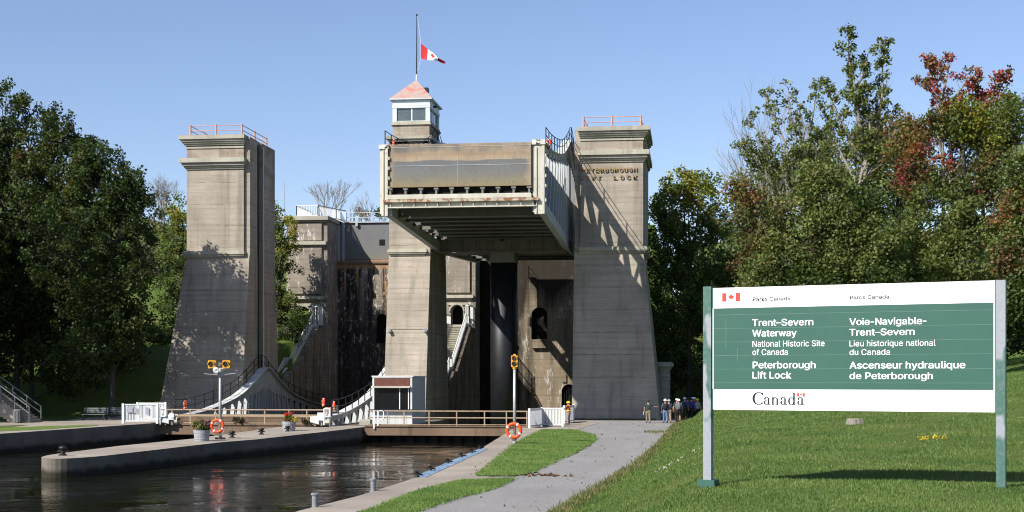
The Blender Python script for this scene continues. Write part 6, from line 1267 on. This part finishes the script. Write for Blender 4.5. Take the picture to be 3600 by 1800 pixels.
tree('autumn_maple', 'green maple with orange patches at the right edge of the picture', RG, 3640, 58, [(3600, 600, 70, 70, 36, MG), (3590, 740, 80, 90, 44, OR), (3640, 860, 110, 110, 60, MG), (3570, 900, 80, 80, 40, OV), (3640, 1040, 120, 90, 50, DG), (3560, 1060, 70, 70, 30, DG), (3680, 700, 90, 110, 44, MG)], seed=73, leaf=.13, per=74, crad=.5)
tree('shade_tree', 'dark tree filling the wood between the big maple and the orange maple', 'dark trees deep in the right wood', 3150, 84, [(3130, 760, 130, 120, 80, DG), (3130, 600, 110, 90, 60, MG), (3150, 470, 70, 50, 26, OR), (3000, 600, 110, 90, 50, MG), (2890, 600, 90, 80, 44, MG), (2760, 660, 100, 80, 44, MG), (2690, 630, 90, 70, 40, MG), (2830, 590, 90, 70, 40, MG), (3070, 520, 80, 70, 34, MG), (2660, 720, 80, 70, 30, OV), (3230, 500, 60, 70, 26, DR), (3250, 640, 90, 90, 40, DR), (3040, 900, 140, 130, 60, DG), (3240, 920, 140, 130, 60, DG), (3120, 1040, 180, 110, 60, DG), (3350, 1040, 140, 110, 50, DG), (2820, 1040, 140, 100, 50, DG)], seed=75, leaf=.17, per=60, crad=.62)
tree('shade_tree', 'dark tree behind the right post of the sign', 'dark trees deep in the right wood', 3520, 80, [(3520, 900, 130, 130, 60, DG), (3600, 1040, 140, 120, 60, DG), (3480, 1080, 130, 110, 50, DG), (3580, 1200, 140, 90, 40, DG), (3680, 900, 120, 140, 50, DG)], seed=77, leaf=.23, per=52, crad=.62)
for i, (px, Y) in enumerate(((2400, 190), (2620, 185), (2820, 175), (3050, 165), (3300, 160), (3560, 150))):
    tree('shade_tree', 'dark tree of the back row deep in the right wood', 'back row of the right wood', px, Y, [(px, 950, 150, 130, 40, DG), (px - 80, 1120, 150, 120, 40, DG), (px + 80, 1120, 150, 120, 40, DG), (px, 1270, 170, 90, 40, DG)], seed=90 + i, leaf=.5, per=24)
def spray_tree(name, label, group, px, Y, stems, seed, step=34, twl=62, bark=PALEBARK, r0=.10, leaf=.13, per=15, cr=.20):
    """open tree: curving stems with side twigs that carry small leaf sprays; stems: (points in the picture, palette, leafiness)"""
    r = random.Random(seed); x = Xp(px, Y); zb = ground(x, Y); t = thing(name, (x, Y, zb), label, 'tree', group); k = dep(px, Y) / F
    tk = MB(); tk.tube([(x, Y, zb - .3), (x, Y, zb + 2.5), P(stems[0][0][0][0], stems[0][0][0][1], Y)], r0 * 2.0, 8, r0 * 1.2); sets = {}
    for pts, pal, lf in stems:
        c = [P(a, b, Y) for a, b in pts]; y0 = r.uniform(-.3, .3)
        for i, p in enumerate(c): p.y += y0 * i + r.uniform(-.12, .12) * i
        tk.tube(c, r0, 6, .018); L = sum((b - a).length for a, b in zip(c, c[1:])); n = max(3, int(L / (step * k)))
        cl = sets.setdefault(id(pal), (pal, []))[1]
        for i in range(1, n + 1):
            f = i / n; d = f * L; q = c[-1]; dr = (c[-1] - c[-2]).normalized()
            for a, b in zip(c, c[1:]):
                if d <= (b - a).length: q = a.lerp(b, d / (b - a).length); dr = (b - a).normalized(); break
                d -= (b - a).length
            for s_ in ((-1, 1) if r.random() < .7 else (r.choice((-1, 1)),)):
                ln = twl * k * r.uniform(.5, 1.2) * (1.15 - .7 * f)
                dv = (dr * r.uniform(.6, 1.1) + Vector((s_ * r.uniform(.5, 1.1), r.uniform(-.8, .8), r.uniform(-.1, .35)))).normalized()
                e1 = q + dv * ln * .55 + Vector((0, 0, .02)); e2 = q + dv * ln + Vector((0, 0, r.uniform(-.1, .25) * ln)); tk.tube([q, e1, e2], .02, 4, .006)
                e3 = e1 + (dv + Vector((r.uniform(-.7, .7), r.uniform(-.5, .5), r.uniform(0, .7)))).normalized() * ln * .5; tk.tube([e1, e3], .011, 3, .005)
                for ee in (e2, e3, e1):
                    if r.random() < lf: cl.append(ee); cl.append(ee + Vector((r.uniform(-.2, .2), r.uniform(-.2, .2), r.uniform(-.15, .15))))
            if r.random() < lf * .8: cl.append(q)
    tk.build('trunk', bark, t)
    for pal, cs in sets.values():
        if cs: leaves_mesh('crown', cs, cr, per, leaf, pal, seed + len(cs), LEAF, t)
    return t
tree('bush', 'dark bush crowding the outer side of the left rear stairs', 'bushes at the stairs', 1005, 137, [(985, 1240, 40, 50, 22, SHADED_DG), (1015, 1190, 40, 45, 20, SHADED_DG), (1050, 1130, 28, 40, 14, SHADED_DG), (965, 1290, 35, 34, 12, SHADED_DG), (1035, 1180, 26, 36, 10, SHADED_DG)], seed=19, leaf=.2, per=44, trunk_r=.1)
spray_tree('tall_sparse_tree', 'tall thin tree with sparse dark leaves rising highest on the right', RG, 3010, 68, [([(3010, 700), (3040, 560), (3020, 420), (3000, 300), (2985, 210), (2978, 130)], MG, .85), ([(3040, 620), (3080, 470), (3105, 330), (3112, 220), (3122, 145)], MG, .75), ([(3020, 560), (2975, 460), (2925, 350), (2912, 290)], MG, .7), ([(3020, 430), (3000, 330), (3040, 250), (3050, 190)], MG, .7), ([(3010, 640), (2960, 540), (2920, 430)], MG, .7), ([(3040, 600), (3060, 450), (3050, 330)], MG, .85), ([(3030, 640), (3130, 500), (3150, 380)], MG, .3)], 63, r0=.09)
spray_tree('half_bare_tree', 'half bare grey tree with dark leaves at the left end of the right wood', RG, 2790, 71, [([(2790, 760), (2760, 640), (2690, 560), (2610, 520)], MG, .8), ([(2780, 680), (2730, 560), (2680, 470), (2640, 420)], MG, .55), ([(2790, 640), (2760, 500), (2720, 400), (2690, 320)], MG, .35), ([(2800, 640), (2800, 480), (2780, 370), (2775, 300)], MG, .35), ([(2810, 640), (2840, 500), (2860, 400), (2870, 320)], MG, .5), ([(2800, 600), (2830, 450), (2810, 390)], MG, .7), ([(2780, 720), (2690, 620), (2630, 560)], MG, .8), ([(2820, 620), (2890, 500), (2910, 420)], MG, .6), ([(2800, 660), (2870, 560), (2900, 480)], MG, .8)], 65, r0=.065)
spray_tree('red_maple', 'slender maple with scarlet leaf tips on pale branches', RG, 3310, 64, [([(3318, 640), (3312, 500), (3305, 380), (3285, 290), (3255, 235)], RD, .55), ([(3310, 420), (3320, 320), (3335, 250), (3340, 215)], RD, .35), ([(3305, 360), (3270, 310), (3245, 290)], RD, .8), ([(3312, 420), (3360, 340), (3400, 280), (3440, 250)], RD, .3), ([(3290, 280), (3300, 230), (3290, 215)], RD, .7), ([(3318, 560), (3290, 470), (3270, 420)], DR, .5), ([(3330, 660), (3380, 560), (3420, 470)], DR, .4)], 67, step=30, twl=52, r0=.06)
spray_tree('red_maple', 'scarlet and orange topped maple at the upper right edge', RG, 3470, 66, [([(3450, 560), (3450, 430), (3440, 340), (3430, 290)], RD, .7), ([(3460, 500), (3490, 380), (3510, 320), (3520, 285)], RD, .7), ([(3470, 520), (3540, 420), (3590, 360)], MG, .6), ([(3460, 540), (3410, 430), (3400, 370)], OR, .8), ([(3480, 560), (3560, 500), (3600, 450)], OV, .8), ([(3450, 460), (3470, 380), (3470, 330)], RD, .7)], 68, step=28, twl=60, r0=.06)
# ---------------------------------------------------------------- grass blades, stump, flowers, litter
def blades(name, pts, hts, wid, seed, pal, label=None):
    r = np.random.RandomState(seed); n = len(pts); P0 = np.array(pts); a = r.rand(n) * 2 * PI; d = np.stack([np.cos(a), np.sin(a), np.zeros(n)], 1); lean = r.uniform(.1, .75, n)[:, None]
    b = r.rand(n) * 2 * PI; ld = np.stack([np.cos(b), np.sin(b), np.zeros(n)], 1); h = np.array(hts)[:, None]; wv = np.array(wid)[:, None]
    up = np.array([0, 0, 1.]); V = np.stack([P0 - d * wv, P0 + d * wv, P0 + ld * h * lean + up * h * (1 - .3 * lean)], 1).reshape(-1, 3).astype(np.float32)
    me = bpy.data.meshes.new(name); me.vertices.add(3 * n); me.loops.add(3 * n); me.polygons.add(n); me.vertices.foreach_set('co', V.ravel()); me.loops.foreach_set('vertex_index', np.arange(3 * n, dtype=np.int32))
    me.polygons.foreach_set('loop_start', np.arange(0, 3 * n, 3, dtype=np.int32)); me.update()
    pc = np.array([p[1] for p in pal]); pw2 = np.array([p[0] for p in pal], float); c = pc[r.choice(len(pal), n, p=pw2 / pw2.sum())] * r.uniform(.75, 1.25, (n, 1))
    pn = .16 * np.sin(P0[:, 0] * .9 + P0[:, 1] * 1.3) * np.sin(P0[:, 1] * .5 - P0[:, 0] * .7 + 1) + .12 * np.sin(P0[:, 0] * 2.3 + P0[:, 1] * .4 + 2) * np.sin(P0[:, 1] * 1.7 + 1); c = c * (1 + pn[:, None] * np.array([[1.3, .8, 1.2]]))
    c = np.concatenate([np.clip(c, 0, 1), np.ones((n, 1))], 1); me.color_attributes.new('tint', 'FLOAT_COLOR', 'POINT').data.foreach_set('color', np.repeat(c, 3, 0).astype(np.float32).ravel())
    me.materials.append(BLADE); o = bpy.data.objects.new(name, me); col.objects.link(o); return tag(o, label, 'grass', None, 'stuff')
GP_ = [(5, (.082, .150, .028)), (4, (.105, .172, .036)), (2, (.13, .165, .05)), (.7, (.20, .20, .10))]
gx = np.arange(-12, 40, .5); rg = np.random.RandomState(9); pts, hts, wid = [], [], []
_hc = {}
def gz(x, y):
    i, j = math.floor(x), math.floor(y)
    def c(a_, b_):
        if (a_, b_) not in _hc: _hc[(a_, b_)] = ground(a_, b_)
        return _hc[(a_, b_)]
    fx, fy = x - i, y - j
    return (c(i, j) * (1 - fx) + c(i + 1, j) * fx) * (1 - fy) + (c(i, j + 1) * (1 - fx) + c(i + 1, j + 1) * fx) * fy
N = 0
while N < 520000:
    k = 60000; d = 15.5 + (112 - 15.5) * rg.rand(k) ** 1.9; u = rg.uniform(.0, .37, k)
    X_ = d * (u * math.cos(TH) - math.sin(TH)); Y_ = d * (u * math.sin(TH) + math.cos(TH))
    for x, y, dd in zip(X_, Y_, d):
        if x < interp(y, XE) + .02 or y > 111: continue
        cl_ = math.sin(x * 1.9 + y * .7) * math.sin(y * 1.3 - x * .5)
        edge = x - interp(y, XE)
        h = rg.uniform(.03, .075) * (1 + .35 * cl_) * (1.0 + .6 * (edge < .9)) * (1 + max(0, dd - 30) / 90)
        pts.append((x, y, gz(x, y) - .02)); hts.append(h); wid.append(.006 + .00028 * dd); N += 1
blades('hill_grass', pts, hts, wid, 1, GP_, 'green grass with paler stems covering the bank around the sign')
def inside(x, y, poly):
    c = False; j = len(poly) - 1
    for i in range(len(poly)):
        (xi, yi), (xj, yj) = poly[i], poly[j]
        if (yi > y) != (yj > y) and x < (xj - xi) * (y - yi) / (yj - yi) + xi: c = not c
        j = i
    return c
for poly, sd_ in ((s1, 2), (s2, 3)):
    a_ = np.array(poly); pts, hts, wid = [], [], []; y0 = max(37, a_[:, 1].min())
    while len(pts) < 42000:
        x, y = rg.uniform(a_[:, 0].min() - .15, a_[:, 0].max() + .15), rg.uniform(y0, a_[:, 1].max() + .2)
        if inside(x + rg.normal() * .12, y + rg.normal() * .2, poly): pts.append((x, y, base(y) + .04)); hts.append(rg.uniform(.04, .10)); wid.append(.018)
    blades('strip_grass', pts, hts, wid, sd_, [(4, (.11, .20, .042)), (3, (.14, .22, .05)), (1, (.17, .19, .065))], ['far', 'near'][sd_ - 2] + ' strip of mown grass between quay and gravel path')
# weeds along the path edge and at the foot of the tower
pts, hts, wid = [], [], []
for i in range(9000):
    y = 38 + 75 * rg.rand() ** 1.5; x = interp(y, XE) + rg.normal() * .16; pts.append((x, y, gz(x, y) - .01)); hts.append(rg.uniform(.08, .26)); wid.append(.012 + .0002 * y)
for i in range(500): g_ = G(rg.uniform(2265, 2345), 1519 + rg.normal() * 2.5); pts.append((g_.x, g_.y, g_.z + .005)); hts.append(rg.uniform(.03, .10)); wid.append(.03)
for i in range(2500): x = rg.uniform(-9.6, -3); y = 116.6 - rg.rand() * .5; pts.append((x, y, base(y))); hts.append(rg.uniform(.06, .2)); wid.append(.03)
blades('edge_weeds', pts, hts, wid, 7, [(2, (.13, .13, .04)), (2, (.09, .12, .03)), (1, (.24, .21, .11))], 'ragged weeds along the gravel path edge')
def on_hill(px, py):
    u = (px - 1800) / F
    for d in np.arange(18, 110, .25):
        x = d * (u * math.cos(TH) - math.sin(TH)); y = d * (u * math.sin(TH) + math.cos(TH))
        if EYE + (YH - py) / F * d <= gz(x, y): return Vector((x, y, gz(x, y)))
    return Vector((5, 40, gz(5, 40)))
p = on_hill(3005, 1492); sz = dep(3005, p.y) / F
m = MB(); r_ = random.Random(5); n = 20; ring = [1 + r_.uniform(-.14, .14) for _ in range(n)]
R0 = 26 * sz
vs = [(p.x + R0 * 1.15 * ring[k] * math.cos(2 * PI * k / n), p.y + R0 * .9 * ring[k] * math.sin(2 * PI * k / n), p.z - .1) for k in range(n)] + [(p.x + R0 * .95 * ring[k] * math.cos(2 * PI * k / n), p.y + R0 * .8 * ring[k] * math.sin(2 * PI * k / n), p.z + 17 * sz + r_.uniform(-.02, .03)) for k in range(n)]
m.add(vs, [[k, (k + 1) % n, n + (k + 1) % n, n + k] for k in range(n)]); t = thing('tree_stump', p, 'low cut tree stump in the grass seen under the sign', 'stump'); m.build('bark_side', PALEBARK, t)
put('cut_face', vs[n:], [list(range(n))], plain('cut_wood', (.33, .27, .21), .9, 0, .3, scale=12), t)
p = on_hill(3275, 1552); cen = [(p.x + rg.uniform(-.28, .28), p.y + rg.uniform(-.3, .3), 0) for _ in range(18)]; cen = [(x, y, gz(x, y) + .09) for x, y, _ in cen]
tag(leaves_mesh('yellow_flowers', cen, .05, 5, .05, [(1, (.45, .36, .04))], 4, LEAF, None, p), 'patch of small yellow flowers in the grass under the sign', 'flowers')
for px, py, n, lb in ((2360, 1645, 15, 'clump of small white flowers at the bank edge near the gravel path'),):
    p = on_hill(px, py); cen = [(p.x + rg.normal() * .22, p.y + rg.normal() * .25) for _ in range(n)]; cen = [(x, y, gz(x, y) + .10) for x, y in cen]
    tag(leaves_mesh('white_flowers', cen, .05, 4, .04, [(1, (.6, .6, .55))], 6, LEAF, None, p), lb, 'flowers')
cen = []
while len(cen) < 170:
    y = 40 + 72 * rg.rand(); x = rg.uniform(-9, interp(y, XE))
    if not inside(x, y, s1) and not inside(x, y, s2): cen.append((x, y, base(y) + .045))
tag(leaves_mesh('fallen_leaves', cen, .03, 1, .075, [(2, (.12, .085, .055)), (1, (.18, .14, .09))], 18, LEAF, None, (0, 0, 0), squash=.1), 'scattered fallen leaves and grit on path and quay', 'leaf litter', None, 'stuff')
p = G(1920, 1674); cen = [(p.x + rg.normal() * .45, p.y + rg.normal() * .35, p.z + .03) for _ in range(40)]
tag(leaves_mesh('leaf_litter', cen, .10, 6, .10, [(2, (.13, .07, .04)), (1, (.2, .11, .06))], 8, LEAF, None, p, squash=.2), 'small heap of brown fallen leaves on the gravel path', 'leaf litter')
